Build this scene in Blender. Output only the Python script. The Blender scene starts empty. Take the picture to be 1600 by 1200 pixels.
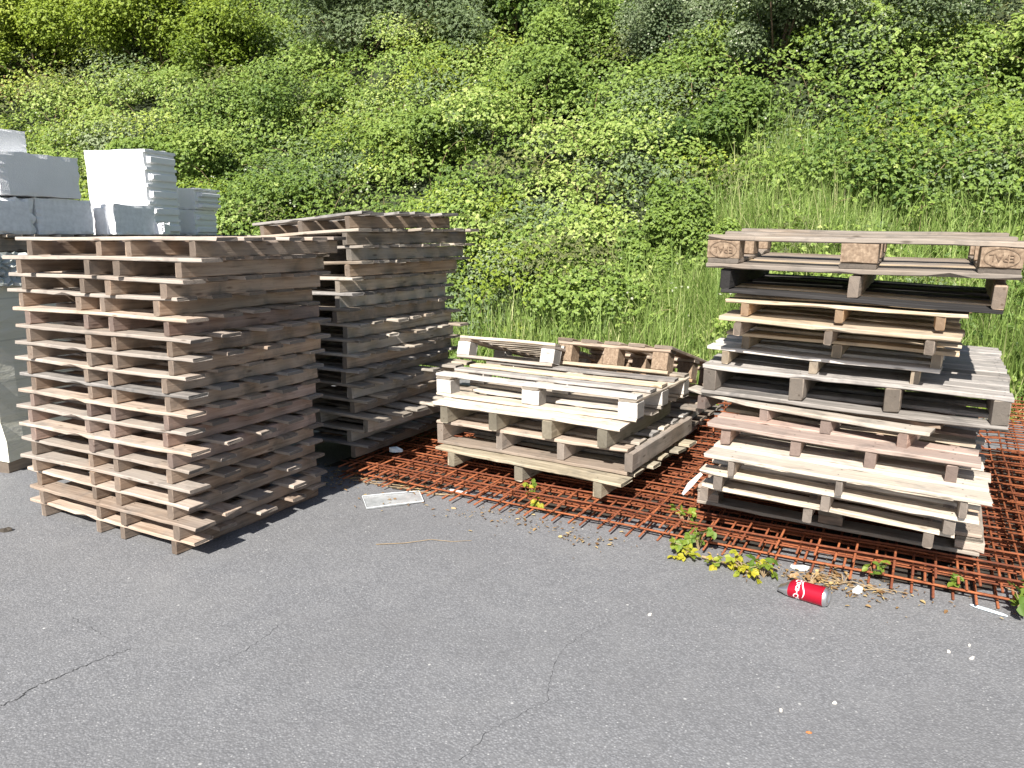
import bpy, bmesh, math, random
import numpy as np
from mathutils import Vector, Matrix

scene = bpy.context.scene
COL = scene.collection
R_ = math.radians
rnd = random.Random(7)
NP = np.random.default_rng(11)

# ------------------------------------------------------------------ camera
cam_data = bpy.data.cameras.new("camera")
cam_data.sensor_width = 36.0
cam_data.lens = 36.0 * 1170.0 / 1600.0
cam_data.clip_start = 0.05
cam_data.clip_end = 500.0
cam = bpy.data.objects.new("camera", cam_data)
COL.objects.link(cam)
cam.location = (0, 0, 1.40)
cam.rotation_euler = (R_(90 - 11.1), 0, 0)
scene.camera = cam

# ------------------------------------------------------------------ light
SUN_AZ = 200.5      # compass-like azimuth of the sun, clockwise from +Y (behind the camera, slightly left)
SUN_EL = 41.0
world = bpy.data.worlds.new("World")
scene.world = world
world.use_nodes = True
wn = world.node_tree.nodes
bg = wn["Background"]
sky = wn.new("ShaderNodeTexSky")
sky.sky_type = 'NISHITA'
sky.sun_disc = False
sky.sun_elevation = R_(SUN_EL)
sky.sun_rotation = R_(SUN_AZ)
world.node_tree.links.new(sky.outputs[0], bg.inputs[0])
bg.inputs[1].default_value = 0.060

sun_data = bpy.data.lights.new("sun", 'SUN')
sun_data.energy = 5.0
sun_data.angle = R_(0.5)
sun_data.color = (1.0, 0.95, 0.87)
sun = bpy.data.objects.new("sun", sun_data)
COL.objects.link(sun)
a, e = R_(SUN_AZ), R_(SUN_EL)
to_sun = Vector((math.sin(a) * math.cos(e), math.cos(a) * math.cos(e), math.sin(e)))
sun.rotation_euler = to_sun.to_track_quat('Z', 'Y').to_euler()
sun.location = to_sun * 30

scene.view_settings.view_transform = 'Standard'
scene.view_settings.look = 'None'
scene.view_settings.exposure = 1.08
scene.view_settings.gamma = 1.0
scene.render.engine = 'CYCLES'


# ------------------------------------------------------------------ node helpers
class NT:
    def __init__(self, name):
        self.m = bpy.data.materials.new(name)
        self.m.use_nodes = True
        self.t = self.m.node_tree
        self.b = self.t.nodes["Principled BSDF"]
        self.out = self.t.nodes["Material Output"]

    def n(self, kind, **kw):
        nd = self.t.nodes.new(kind)
        for k, v in kw.items():
            if k.startswith('i_'):
                nd.inputs[k[2:].replace('_', ' ')].default_value = v
            else:
                setattr(nd, k, v)
        return nd

    def l(self, a, b):
        self.t.links.new(a, b)

    def math(self, op, a, b=None, clamp=False):
        nd = self.t.nodes.new("ShaderNodeMath")
        nd.operation = op
        nd.use_clamp = clamp
        for i, v in enumerate((a, b)):
            if v is None:
                continue
            if isinstance(v, (int, float)):
                nd.inputs[i].default_value = v
            else:
                self.l(v, nd.inputs[i])
        return nd.outputs[0]

    def mix(self, fac, a, b, mode='MIX'):
        nd = self.t.nodes.new("ShaderNodeMix")
        nd.data_type = 'RGBA'
        nd.blend_type = mode
        for sock, v in ((nd.inputs[0], fac), (nd.inputs[6], a), (nd.inputs[7], b)):
            if isinstance(v, (int, float)):
                sock.default_value = v
            elif isinstance(v, tuple):
                sock.default_value = (*v, 1.0) if len(v) == 3 else v
            else:
                self.l(v, sock)
        return nd.outputs[2]

    def ramp(self, fac, lo, hi):
        nd = self.t.nodes.new("ShaderNodeMapRange")
        nd.inputs[1].default_value = lo
        nd.inputs[2].default_value = hi
        self.l(fac, nd.inputs[0])
        return nd.outputs[0]

    def noise(self, vec, scale, detail=4.0, rough=0.55, dist=0.0):
        nd = self.t.nodes.new("ShaderNodeTexNoise")
        nd.inputs['Scale'].default_value = scale
        nd.inputs['Detail'].default_value = detail
        nd.inputs['Roughness'].default_value = rough
        nd.inputs['Distortion'].default_value = dist
        if vec is not None:
            self.l(vec, nd.inputs['Vector'])
        return nd.outputs[0]

    def bump(self, h, strength, dist):
        nd = self.t.nodes.new("ShaderNodeBump")
        nd.inputs['Strength'].default_value = strength
        nd.inputs['Distance'].default_value = dist
        self.l(h, nd.inputs['Height'])
        self.l(nd.outputs[0], self.b.inputs['Normal'])


def wood(name, dark, light, grey, grey_amt=0.4, stain=0.5, rough=0.8, val=0.25):
    t = NT(name)
    tc = t.n("ShaderNodeTexCoord")
    oi = t.n("ShaderNodeObjectInfo")
    off = t.n("ShaderNodeVectorMath", operation='SCALE')
    comb = t.n("ShaderNodeCombineXYZ")
    t.l(oi.outputs['Random'], comb.inputs[0])
    r2 = t.math('FRACT', t.math('MULTIPLY', oi.outputs['Random'], 57.31))
    r3 = t.math('FRACT', t.math('MULTIPLY', oi.outputs['Random'], 313.7))
    t.l(r2, comb.inputs[1])
    t.l(r3, comb.inputs[2])
    t.l(comb.outputs[0], off.inputs[0])
    off.inputs['Scale'].default_value = 23.0
    add = t.n("ShaderNodeVectorMath", operation='ADD')
    t.l(tc.outputs['Object'], add.inputs[0])
    t.l(off.outputs[0], add.inputs[1])
    mp = t.n("ShaderNodeMapping")
    mp.inputs['Scale'].default_value = (2.2, 46.0, 46.0)
    t.l(add.outputs[0], mp.inputs[0])
    grain = t.noise(mp.outputs[0], 1.0, 7, 0.62, 0.6)
    mp2 = t.n("ShaderNodeMapping")
    mp2.inputs['Scale'].default_value = (5.0, 210.0, 210.0)
    t.l(add.outputs[0], mp2.inputs[0])
    fine = t.noise(mp2.outputs[0], 1.0, 3, 0.6)
    blot = t.noise(add.outputs[0], 7.0, 5, 0.6, 0.4)
    big = t.noise(add.outputs[0], 2.3, 3, 0.5)
    base = t.mix(t.ramp(grain, 0.3, 0.68), dark, light)
    g = t.math('MULTIPLY', t.ramp(t.math('ADD', big, t.math('MULTIPLY', r3, 0.35)), 0.45, 0.85), grey_amt, True)
    base = t.mix(g, base, grey)
    crack = t.math('MULTIPLY', t.ramp(fine, 0.40, 0.26), 0.65, True)
    base = t.mix(crack, base, tuple(c * 0.28 for c in dark))
    st = t.math('MULTIPLY', t.ramp(blot, 0.52, 0.74), stain * 1.35, True)
    base = t.mix(st, base, tuple(c * 0.42 for c in grey))
    # sawn ends are darker end grain; knots and splits
    sn = t.n("ShaderNodeSeparateXYZ")
    t.l(tc.outputs['Normal'], sn.inputs[0])
    endf = t.ramp(t.math('ABSOLUTE', sn.outputs[0]), .8, .95)
    base = t.mix(t.math('MULTIPLY', endf, .80), base, tuple(.5 * (a_ + b_) * .42 for a_, b_ in zip(dark, grey)))
    mp3 = t.n("ShaderNodeMapping")
    mp3.inputs['Scale'].default_value = (6.0, 22.0, 22.0)
    t.l(add.outputs[0], mp3.inputs[0])
    kn = t.n("ShaderNodeTexVoronoi")
    kn.inputs['Scale'].default_value = 1.0
    t.l(mp3.outputs[0], kn.inputs['Vector'])
    knot = t.math('MULTIPLY', t.ramp(kn.outputs['Distance'], .16, .07), .7, True)
    base = t.mix(knot, base, tuple(c * .4 for c in dark))
    mp4 = t.n("ShaderNodeMapping")
    mp4.inputs['Scale'].default_value = (3.2, 130.0, 130.0)
    t.l(add.outputs[0], mp4.inputs[0])
    sp = t.noise(mp4.outputs[0], 1.0, 2, .5, .3)
    base = t.mix(t.math('MULTIPLY', t.ramp(sp, .30, .22), .85, True), base, tuple(c * .18 for c in dark))
    vm = t.math('ADD', t.math('MULTIPLY', r2, 2 * val), 1.0 - val)
    vv = t.n("ShaderNodeVectorMath", operation='SCALE')
    t.l(base, vv.inputs[0])
    t.l(vm, vv.inputs['Scale'])
    t.l(vv.outputs[0], t.b.inputs['Base Color'])
    t.b.inputs['Roughness'].default_value = rough
    t.b.inputs['Specular IOR Level'].default_value = 0.25
    t.bump(t.math('ADD', grain, t.math('MULTIPLY', fine, 0.6)), 0.55, 0.004)
    return t.m


W = {
    'pink': wood("pinkish_wood", (.21, .148, .108), (.47, .372, .295), (.37, .34, .31), .7, .55),
    'pinkside': wood("stringer_wood", (.21, .135, .092), (.46, .34, .25), (.34, .295, .255), .55, .6),
    'greybrown': wood("grey_brown_wood", (.18, .14, .105), (.46, .385, .305), (.40, .37, .33), .7, .6),
    'grey': wood("weathered_grey_wood", (.12, .105, .095), (.40, .37, .34), (.31, .295, .285), .6, .75),
    'fresh': wood("fresh_wood", (.33, .235, .145), (.66, .525, .36), (.47, .42, .36), .55, .5, val=.16),
    'pale': wood("pale_wood", (.34, .275, .205), (.70, .61, .50), (.46, .43, .395), .6, .5, val=.15),
    'red': wood("reddish_wood", (.20, .115, .088), (.46, .325, .26), (.36, .31, .28), .55, .65),
    'old': wood("old_dull_wood", (.10, .075, .055), (.32, .25, .19), (.27, .245, .22), .65, .65, val=.15),
    'char': wood("charred_wood", (.012, .011, .011), (.045, .042, .042), (.06, .056, .055), .4, .2, val=.1),
    'brown': wood("brown_old_wood", (.17, .115, .075), (.43, .32, .23), (.36, .32, .285), .5, .6),
    'orange': wood("orange_wood", (.29, .17, .085), (.52, .345, .20), (.40, .32, .25), .4, .4, val=.12),
    'moss': wood("mossy_wood", (.20, .165, .11), (.46, .40, .30), (.33, .305, .25), .6, .6),
    'white': wood("bleached_block_wood", (.38, .345, .31), (.72, .675, .625), (.48, .46, .44), .65, .5, val=.12),
}


def simple(name, col, rough=0.6, metal=0.0, nz=0.0, scale=20.0, spec=.4):
    t = NT(name)
    if nz:
        tc = t.n("ShaderNodeTexCoord")
        f = t.noise(tc.outputs['Object'], scale, 5, .6)
        t.l(t.mix(t.ramp(f, .3, .7), tuple(c * (1 - nz) for c in col), tuple(min(1, c * (1 + nz)) for c in col)),
            t.b.inputs['Base Color'])
        t.bump(f, .3, .003)
    else:
        t.b.inputs['Base Color'].default_value = (*col, 1)
    t.b.inputs['Roughness'].default_value = rough
    t.b.inputs['Metallic'].default_value = metal
    t.b.inputs['Specular IOR Level'].default_value = spec
    return t.m


def chip_mat():
    t = NT("pressed_chip_block")
    tc = t.n("ShaderNodeTexCoord")
    v = t.n("ShaderNodeTexVoronoi")
    v.inputs['Scale'].default_value = 170
    mp = t.n("ShaderNodeMapping")
    mp.inputs['Scale'].default_value = (1, 1, .45)
    t.l(tc.outputs['Object'], mp.inputs[0])
    t.l(mp.outputs[0], v.inputs['Vector'])
    f = t.noise(tc.outputs['Object'], 60, 4)
    c = t.mix(t.ramp(f, .3, .7), (.17, .115, .075), (.36, .27, .19))
    c = t.mix(t.math('MULTIPLY', v.outputs['Color'], .5), c, (.11, .075, .05))
    t.l(c, t.b.inputs['Base Color'])
    t.b.inputs['Roughness'].default_value = .9
    t.bump(f, .6, .004)
    return t.m


M_CHIP = chip_mat()
M_NAIL = simple("nail_metal", (.05, .045, .04), .6)
M_BURN = simple("burnt_mark", (.135, .092, .062), .9, nz=.6, scale=120)


def rust_mat():
    t = NT("rusty_steel")
    tc = t.n("ShaderNodeTexCoord")
    f = t.noise(tc.outputs['Object'], 9, 6, .65)
    g = t.noise(tc.outputs['Object'], 90, 3, .6)
    oi = t.n('ShaderNodeObjectInfo')
    f2 = t.math('ADD', f, t.math('MULTIPLY', t.math('SUBTRACT', oi.outputs['Random'], .5), .22))
    c = t.mix(t.ramp(f2, .35, .68), (.125, .036, .017), (.335, .108, .042))
    c = t.mix(t.math('MULTIPLY', t.ramp(g, .5, .75), .55), c, (.06, .022, .014))
    t.l(c, t.b.inputs['Base Color'])
    t.b.inputs['Roughness'].default_value = .78
    t.b.inputs['Specular IOR Level'].default_value = .3
    t.bump(g, .7, .002)
    return t.m


M_RUST = rust_mat()


def asphalt_mat():
    t = NT("asphalt")
    tc = t.n("ShaderNodeTexCoord")
    P = tc.outputs['Object']
    big = t.noise(P, .9, 4, .55)
    mid = t.noise(P, 6, 4, .6)
    fine = t.noise(P, 95, 4, .7)
    vo = t.n("ShaderNodeTexVoronoi")
    vo.inputs['Scale'].default_value = 130
    vo.inputs['Randomness'].default_value = 1
    t.l(P, vo.inputs['Vector'])
    sep = t.n("ShaderNodeSeparateColor")
    t.l(vo.outputs['Color'], sep.inputs[0])
    stone = t.ramp(vo.outputs['Distance'], .0, .62)
    vo2 = t.n("ShaderNodeTexVoronoi")
    vo2.inputs['Scale'].default_value = 58
    t.l(P, vo2.inputs['Vector'])
    sep2 = t.n("ShaderNodeSeparateColor")
    t.l(vo2.outputs['Color'], sep2.inputs[0])
    c = t.mix(t.ramp(sep.outputs[0], .05, .95), (.155, .158, .167), (.226, .229, .240))
    c = t.mix(t.math('MULTIPLY', t.ramp(stone, .5, 1.0), .42, True), c, (.085, .085, .089))
    c = t.mix(t.math('MULTIPLY', t.ramp(sep.outputs[1], .95, .98), t.ramp(stone, .75, .3), True), c, (.40, .40, .40))
    spot = t.math('MULTIPLY', t.ramp(sep2.outputs[0], .988, .995), t.ramp(vo2.outputs['Distance'], .38, .2), True)
    spot = t.math('MULTIPLY', spot, t.ramp(mid, .42, .6), True)
    c = t.mix(spot, c, (.50, .50, .49))
    c = t.mix(t.math('MULTIPLY', t.ramp(mid, .45, .75), .30, True), c, (.225, .226, .230))
    c = t.mix(t.math('MULTIPLY', t.ramp(big, .50, .30), .40, True), c, (.135, .134, .138))
    c = t.mix(t.math('MULTIPLY', t.ramp(big, .54, .75), .30, True), c, (.24, .236, .232))
    t.l(c, t.b.inputs['Base Color'])
    t.b.inputs['Roughness'].default_value = .82
    t.b.inputs['Specular IOR Level'].default_value = .35
    h = t.math('SUBTRACT', t.math('MULTIPLY', fine, .8), t.math('MULTIPLY', stone, .8))
    t.bump(h, .42, .004)
    return t.m


def leaf_mat(name, ca, cb, cc, trans=.35, rough=.5):
    """tint 0..1 runs from ca over cb to cc"""
    t = NT(name)
    at = t.n("ShaderNodeAttribute", attribute_name="tint")
    f = at.outputs['Fac']
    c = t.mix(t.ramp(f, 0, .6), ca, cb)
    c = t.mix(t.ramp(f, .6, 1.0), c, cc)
    t.l(c, t.b.inputs['Base Color'])
    t.b.inputs['Roughness'].default_value = rough
    t.b.inputs['Specular IOR Level'].default_value = .35
    tr = t.n("ShaderNodeBsdfTranslucent")
    t.l(t.mix(.35, c, (.30, .36, .02)), tr.inputs[0])
    mx = t.n("ShaderNodeMixShader")
    mx.inputs[0].default_value = trans
    t.l(t.b.outputs[0], mx.inputs[1])
    t.l(tr.outputs[0], mx.inputs[2])
    t.l(mx.outputs[0], t.out.inputs[0])
    return t.m


LEAF = {
    'bramble': leaf_mat("bramble_leaf", (.050, .105, .022), (.235, .335, .068), (.50, .56, .19)),
    'nettle': leaf_mat("dark_green_leaf", (.055, .112, .024), (.215, .310, .058), (.42, .49, .15)),
    'willow': leaf_mat("grey_green_leaf", (.075, .120, .055), (.200, .265, .130), (.37, .42, .25)),
    'hawthorn': leaf_mat("hawthorn_leaf", (.050, .090, .040), (.190, .245, .120), (.55, .57, .44)),
    'beech': leaf_mat("yellow_green_leaf", (.075, .135, .014), (.25, .33, .036), (.46, .52, .095)),
    'dull': leaf_mat("olive_leaf", (.06, .075, .026), (.15, .165, .058), (.22, .22, .09)),
    'grass': leaf_mat("grass_blade", (.13, .22, .046), (.31, .42, .12), (.56, .56, .28), .35),
    'weed': leaf_mat("weed_leaf", (.085, .16, .028), (.20, .27, .035), (.42, .38, .035), .35),
    'dry': leaf_mat("dry_leaf", (.16, .085, .04), (.32, .20, .09), (.50, .38, .18), .2),
}
M_STEM = simple("brown_stem", (.10, .07, .045), .85, nz=.4)
M_CANE = simple("dry_cane", (.30, .22, .13), .85, nz=.3)


# ------------------------------------------------------------------ object helpers
def tag(o, label=None, cat=None, group=None, kind=None):
    for k, v in (('label', label), ('category', cat), ('group', group), ('kind', kind)):
        if v:
            o[k] = v
    return o


def link(name, me, parent=None, mats=()):
    o = bpy.data.objects.new(name, me)
    COL.objects.link(o)
    for m in mats:
        if len(me.materials) < len(mats):
            me.materials.append(m)
    if parent:
        o.parent = parent
    return o


def empty(name, mat=None, loc=None):
    o = bpy.data.objects.new(name, None)
    o.empty_display_size = .1
    COL.objects.link(o)
    if mat is not None:
        o.matrix_world = mat
    if loc is not None:
        o.location = loc
    return o


def from_np(name, V, F, mats, parent=None, tint=None, smooth=False, fmat=None):
    """V (n,3), F (m,k) all faces the same size"""
    me = bpy.data.meshes.new(name)
    n, (m, k) = len(V), F.shape
    me.vertices.add(n)
    me.vertices.foreach_set('co', np.ascontiguousarray(V, dtype=np.float32).ravel())
    me.loops.add(m * k)
    me.loops.foreach_set('vertex_index', np.ascontiguousarray(F, dtype=np.int32).ravel())
    me.polygons.add(m)
    me.polygons.foreach_set('loop_start', np.arange(0, m * k, k, dtype=np.int32))
    if fmat is not None:
        me.polygons.foreach_set('material_index', np.ascontiguousarray(fmat, dtype=np.int32))
    if smooth:
        me.polygons.foreach_set('use_smooth', np.ones(m, dtype=bool))
    if tint is not None:
        at = me.attributes.new('tint', 'FLOAT', 'POINT')
        at.data.foreach_set('value', np.ascontiguousarray(tint, dtype=np.float32))
    me.update(calc_edges=True)
    for mt in mats:
        me.materials.append(mt)
    return link(name, me, parent)


def py_mesh(name, V, F, mats, parent=None, fmat=None, smooth=False):
    me = bpy.data.meshes.new(name)
    me.from_pydata([tuple(v) for v in V], [], F)
    for mt in mats:
        me.materials.append(mt)
    if fmat:
        for p, i in zip(me.polygons, fmat):
            p.material_index = i
    if smooth:
        for p in me.polygons:
            p.use_smooth = True
    me.update()
    return link(name, me, parent) if parent is not False else me


def tube(pts, rads, n=6):
    V, F = [], []
    for i, p in enumerate(pts):
        p = Vector(p)
        d = (Vector(pts[min(i + 1, len(pts) - 1)]) - Vector(pts[max(i - 1, 0)])).normalized()
        up = Vector((0, 0, 1)) if abs(d.z) < .9 else Vector((1, 0, 0))
        s = d.cross(up).normalized()
        u = s.cross(d)
        for k in range(n):
            an = 2 * math.pi * k / n
            V.append(p + (s * math.cos(an) + u * math.sin(an)) * rads[i])
    for i in range(len(pts) - 1):
        for k in range(n):
            F.append((i * n + k, i * n + (k + 1) % n, (i + 1) * n + (k + 1) % n, (i + 1) * n + k))
    F.append(tuple(reversed(range(n))))
    F.append(tuple(range((len(pts) - 1) * n, len(pts) * n)))
    return V, F


class MB:
    def __init__(self):
        self.V, self.F, self.m = [], [], []

    def add(self, V, F, mi=0):
        b = len(self.V)
        self.V += [Vector(v) for v in V]
        self.F += [tuple(i + b for i in f) for f in F]
        self.m += [mi] * len(F)
        return self

    def box(self, lo, hi, mi=0):
        x0, y0, z0 = lo
        x1, y1, z1 = hi
        return self.add([(x0, y0, z0), (x1, y0, z0), (x1, y1, z0), (x0, y1, z0), (x0, y0, z1), (x1, y0, z1), (x1, y1, z1), (x0, y1, z1)],
                        [(0, 3, 2, 1), (4, 5, 6, 7), (0, 1, 5, 4), (1, 2, 6, 5), (2, 3, 7, 6), (3, 0, 4, 7)], mi)

    def build(self, name, mats, parent=None, smooth=False):
        return py_mesh(name, self.V, self.F, mats, parent, self.m, smooth)


# ------------------------------------------------------------------ timber
_pool = {}


def board_mesh(L, Wd, T, seed, mat, nails=(), rough=1.0, warp=0.0):
    """a sawn board centred on its own origin, long axis x, with softened, chipped, slightly wavy edges"""
    key = (round(L, 3), round(Wd, 3), round(T, 3), seed, mat.name, tuple(round(n, 3) for n in nails), rough, warp)
    if key in _pool:
        return _pool[key]
    r = random.Random(hash((round(L * 1000), round(Wd * 1000), round(T * 1000), seed)) & 0xffff)
    ns = max(3, int(L / .075))
    c = min(.0035, T * .14)
    V, F, fm = [], [], []
    ph = r.uniform(0, 6)
    ends = (r.uniform(-.05, .05) * Wd, r.uniform(-.05, .05) * Wd)
    for i in range(ns + 1):
        f = i / ns
        x = -L / 2 + L * f
        dy = .0022 * rough * math.sin(ph + f * 5) + r.uniform(-1, 1) * .0012 * rough
        dz = .0012 * rough * math.sin(ph * 2 + f * 7) + warp * (4 * (f - .5) ** 2 - .5)
        w = Wd / 2 + r.uniform(-1, .4) * .0024 * rough
        h = T / 2 + r.uniform(-1, .2) * .0006 * rough
        cs = [c * r.uniform(.5, 1.9) for _ in range(4)]
        if r.random() < .16 * rough and Wd > T * 2:
            cs[r.randrange(4)] *= r.uniform(1.8, 3.6)
        prof = [(-w + cs[0], -h), (w - cs[1], -h), (w, -h + cs[1]), (w, h - cs[2]), (w - cs[2], h), (-w + cs[3], h), (-w, h - cs[3]), (-w, -h + cs[0])]
        for (y, z) in prof:
            sk = 0
            if i == 0:
                sk = ends[0] * y / Wd + r.uniform(0, .004) * rough
            elif i == ns:
                sk = ends[1] * y / Wd - r.uniform(0, .004) * rough
            V.append((x + sk, y + dy, z + dz))
    for i in range(ns):
        for k in range(8):
            F.append((i * 8 + k, i * 8 + (k + 1) % 8, (i + 1) * 8 + (k + 1) % 8, (i + 1) * 8 + k))
            fm.append(0)
    F.append(tuple(reversed(range(8))))
    F.append(tuple(range(ns * 8, ns * 8 + 8)))
    fm += [0, 0]
    F = [tuple(reversed(f)) for f in F]
    for nx in nails:
        for sy in (-.27, .27):
            b = len(V)
            cx, cy = nx + r.uniform(-.008, .008), sy * Wd + r.uniform(-.006, .006)
            f = (cx + L / 2) / L
            z0 = T / 2 + warp * (4 * (f - .5) ** 2 - .5) + .0004
            q = .0032
            for k in range(6):
                V.append((cx + q * math.cos(k * 1.047), cy + q * math.sin(k * 1.047), z0 + .0008))
            F.append(tuple(range(b, b + 6)))
            fm.append(1)
    me = py_mesh("board", V, F, (mat, M_NAIL), False, fm)
    _pool[key] = me
    return me


def timber(name, parent, lo, dims, mat, seed, nails=(), rough=1.0, warp=0.0, rot=0.0, tiltx=0.0):
    """place a timber whose box starts at lo and has size dims (x, y, z) in the parent's frame"""
    dx, dy, dz = dims
    c = Vector((lo[0] + dx / 2, lo[1] + dy / 2, lo[2] + dz / 2))
    alongy = dy > dx
    L, Wd = (dy, dx) if alongy else (dx, dy)
    me = board_mesh(L, Wd, dz, seed, mat, nails, rough, warp)
    o = bpy.data.objects.new(name, me)
    COL.objects.link(o)
    o.parent = parent
    o.location = c
    o.rotation_euler = (tiltx, 0, (math.pi / 2 if alongy else 0) + rot)
    return o


def frame(pL, pR, pitch=0.0):
    pL, pR = Vector(pL), Vector(pR)
    x = (pR - pL).normalized()
    y0 = Vector((0, 0, 1)).cross(x).normalized()
    z0 = x.cross(y0)
    p = R_(pitch)
    y = y0 * math.cos(p) + z0 * math.sin(p)
    z = x.cross(y)
    M = Matrix((x, y, z)).transposed().to_4x4()
    M.translation = pL
    return M, (pR - pL).length


def spread(D, n, bw, jit, r):
    """y starts of n boards over depth D"""
    out = []
    for i in range(n):
        y = (D - bw) * i / (n - 1)
        if 0 < i < n - 1:
            y += r.uniform(-jit, jit)
        out.append(y)
    return out


def skid_pallet(M, label, group, L, D, hs, dk, xs, sw, nb, bw, mats, seed, bottom=None, gaps=.012, rough=1.0, ends=.0, y_in=0.004,
                lead=None, name="pallet", warp=0.0, upside=False, bowed=None, trim=0.0):
    """origin: front left bottom corner of the DECK; stringers hang below it (or stand on it when upside)"""
    r = random.Random(seed)
    root = empty(name, M)
    tag(root, label, "pallet", group)
    md, ms = mats
    zs = dk if upside else -hs
    for x0 in xs:
        timber("stringer", root, (x0, y_in, zs), (sw, D - y_in * 2, hs), ms, r.randrange(3), rough=rough)
    for i, y in enumerate(spread(D, nb, bw, gaps, r)):
        w = bw * r.uniform(.9, 1.08) if 0 < i < nb - 1 else bw
        if i == 0 and lead:
            w = lead
        e0, e1 = r.uniform(-ends, ends), r.uniform(-ends, ends)
        if i == 0:
            e0 = e1 = 0
        else:
            e1 -= trim + (.045 if trim > .02 and i == nb - 1 else 0)
        nx = [x + sw / 2 - (L + e0 + e1) / 2 + e0 for x in xs]
        mt = md if not isinstance(md, (list, tuple)) else md[min(i, len(md) - 1)]
        timber("deck_board", root, (-e0, y, 0.0), (L + e0 + e1, w, dk - .0006), mt, r.randrange(3), nails=nx, rough=rough,
               warp=warp if (bowed is None or i == bowed) else 0.0, rot=r.uniform(-.006, .006) if i else 0)
    if bottom:
        nbot, bb, z = bottom
        for i, y in enumerate(spread(D, nbot, bb, gaps, r)):
            mt = md if not isinstance(md, (list, tuple)) else md[min(i, len(md) - 1)]
            timber("bottom_board", root, (r.uniform(-.006, .006) if i else 0, y, z), (L, bb, dk - .0006), mt, r.randrange(3), rough=rough)
    return root


ORD = ['first', 'second', 'third', 'fourth', 'fifth', 'sixth', 'seventh', 'eighth', 'ninth', 'tenth', 'eleventh', 'twelfth',
       'thirteenth', 'fourteenth', 'fifteenth', 'sixteenth', 'seventeenth']


def nth(i, n):
    if i == 0:
        return 'the bottom one'
    if i == n - 1:
        return 'the topmost'
    if i >= n // 2:
        return ORD[n - 1 - i] + ' from the top'
    return ORD[i] + ' from the bottom'


# ------------------------------------------------------------------ ground
def bank_foot(x):
    x = np.asarray(x, dtype=float)
    return np.where(x >= 0, 7.4 - .42 * np.clip(x, 0, 12), 7.4 + 2.2 * (1 - np.exp(np.minimum(x, 0) / 5)))


def bank_z(x, d):
    d = np.asarray(d, dtype=float)
    base = .8 * (np.sqrt(np.maximum(d, 0) ** 2 + .12) - .346)
    wob = .16 * np.sin(1.3 * x + .7 * d) + .12 * np.sin(2.1 * d - .8 * x + 1) + .08 * np.sin(3.7 * x + 2.9 * d)
    return base + wob * np.clip(d / 1.5, 0, 1) - .02


def ground():
    me = bpy.data.meshes.new("asphalt")
    s = 90.0
    me.from_pydata([(-s, -s, 0), (s, -s, 0), (s, s, 0), (-s, s, 0)], [], [(0, 1, 2, 3)])
    me.materials.append(asphalt_mat())
    tag(link("asphalt", me), kind='structure')
    # planted bank
    xs = np.linspace(-40, 26, 133)
    ds = np.concatenate([np.linspace(-.25, 3, 14), np.linspace(3.4, 20, 34)])
    X, Dd = np.meshgrid(xs, ds, indexing='ij')
    Y = bank_foot(X) + Dd
    Z = np.where(Dd < 0, -.02 + .0 * Dd, bank_z(X, Dd)) + np.where(Dd > .1, .03, .0)
    V = np.stack([X, Y, Z], -1).reshape(-1, 3)
    nx, nd = X.shape
    I = np.arange(nx * nd).reshape(nx, nd)
    F = np.stack([I[:-1, :-1], I[1:, :-1], I[1:, 1:], I[:-1, 1:]], -1).reshape(-1, 4)
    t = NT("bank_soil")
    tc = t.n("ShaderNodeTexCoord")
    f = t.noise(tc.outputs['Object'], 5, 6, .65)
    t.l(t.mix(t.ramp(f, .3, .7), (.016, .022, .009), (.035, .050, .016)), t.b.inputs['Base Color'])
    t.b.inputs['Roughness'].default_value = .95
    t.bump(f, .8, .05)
    tag(from_np("hillside", V, F, [t.m], smooth=True), kind='structure')


ground()

# cracks in the asphalt: thin dark grooves
M_CRACK = simple("crack_dark", (.055, .055, .058), .95, nz=.5, scale=60)
for pts in [[(-1.554, 2.041), (-1.527, 2.089), (-1.509, 2.157), (-1.459, 2.21), (-1.413, 2.277), (-1.358, 2.336), (-1.317, 2.364)],
            [(-.991, 2.266), (-.925, 2.352), (-.879, 2.449), (-.85, 2.539), (-.805, 2.635)],
            [(-.139, 1.801), (-.074, 1.922), (.029, 2.01), (.108, 2.073), (.13, 2.229), (.177, 2.364), (.279, 2.493), (.381, 2.563)],
            [(-1.656, 2.586), (-1.509, 2.493), (-1.428, 2.427)]]:
    r = random.Random(int(pts[0][0] * 1000))
    fine = []
    for i in range(len(pts) - 1):
        for k in range(9):
            f = k / 9
            fine.append((pts[i][0] * (1 - f) + pts[i + 1][0] * f + r.uniform(-.007, .007), pts[i][1] * (1 - f) + pts[i + 1][1] * f + r.uniform(-.007, .007)))
    V, F = [], []
    big = .0022 if pts[0][0] == -1.554 else .0007
    for i, p in enumerate(fine):
        w = big * r.uniform(.35, 1.3) * (1 if i < len(fine) * .7 else .6)
        j = min(i, len(fine) - 2)
        d = Vector((fine[j + 1][0] - fine[j][0], fine[j + 1][1] - fine[j][1])).normalized()
        V += [(p[0] - d.y * w, p[1] + d.x * w, .002), (p[0] + d.y * w, p[1] - d.x * w, .002)]
        if i:
            F.append((2 * i - 2, 2 * i - 1, 2 * i + 1, 2 * i))
    tag(py_mesh("asphalt_crack", V, F, [M_CRACK]), kind='structure')

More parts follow.
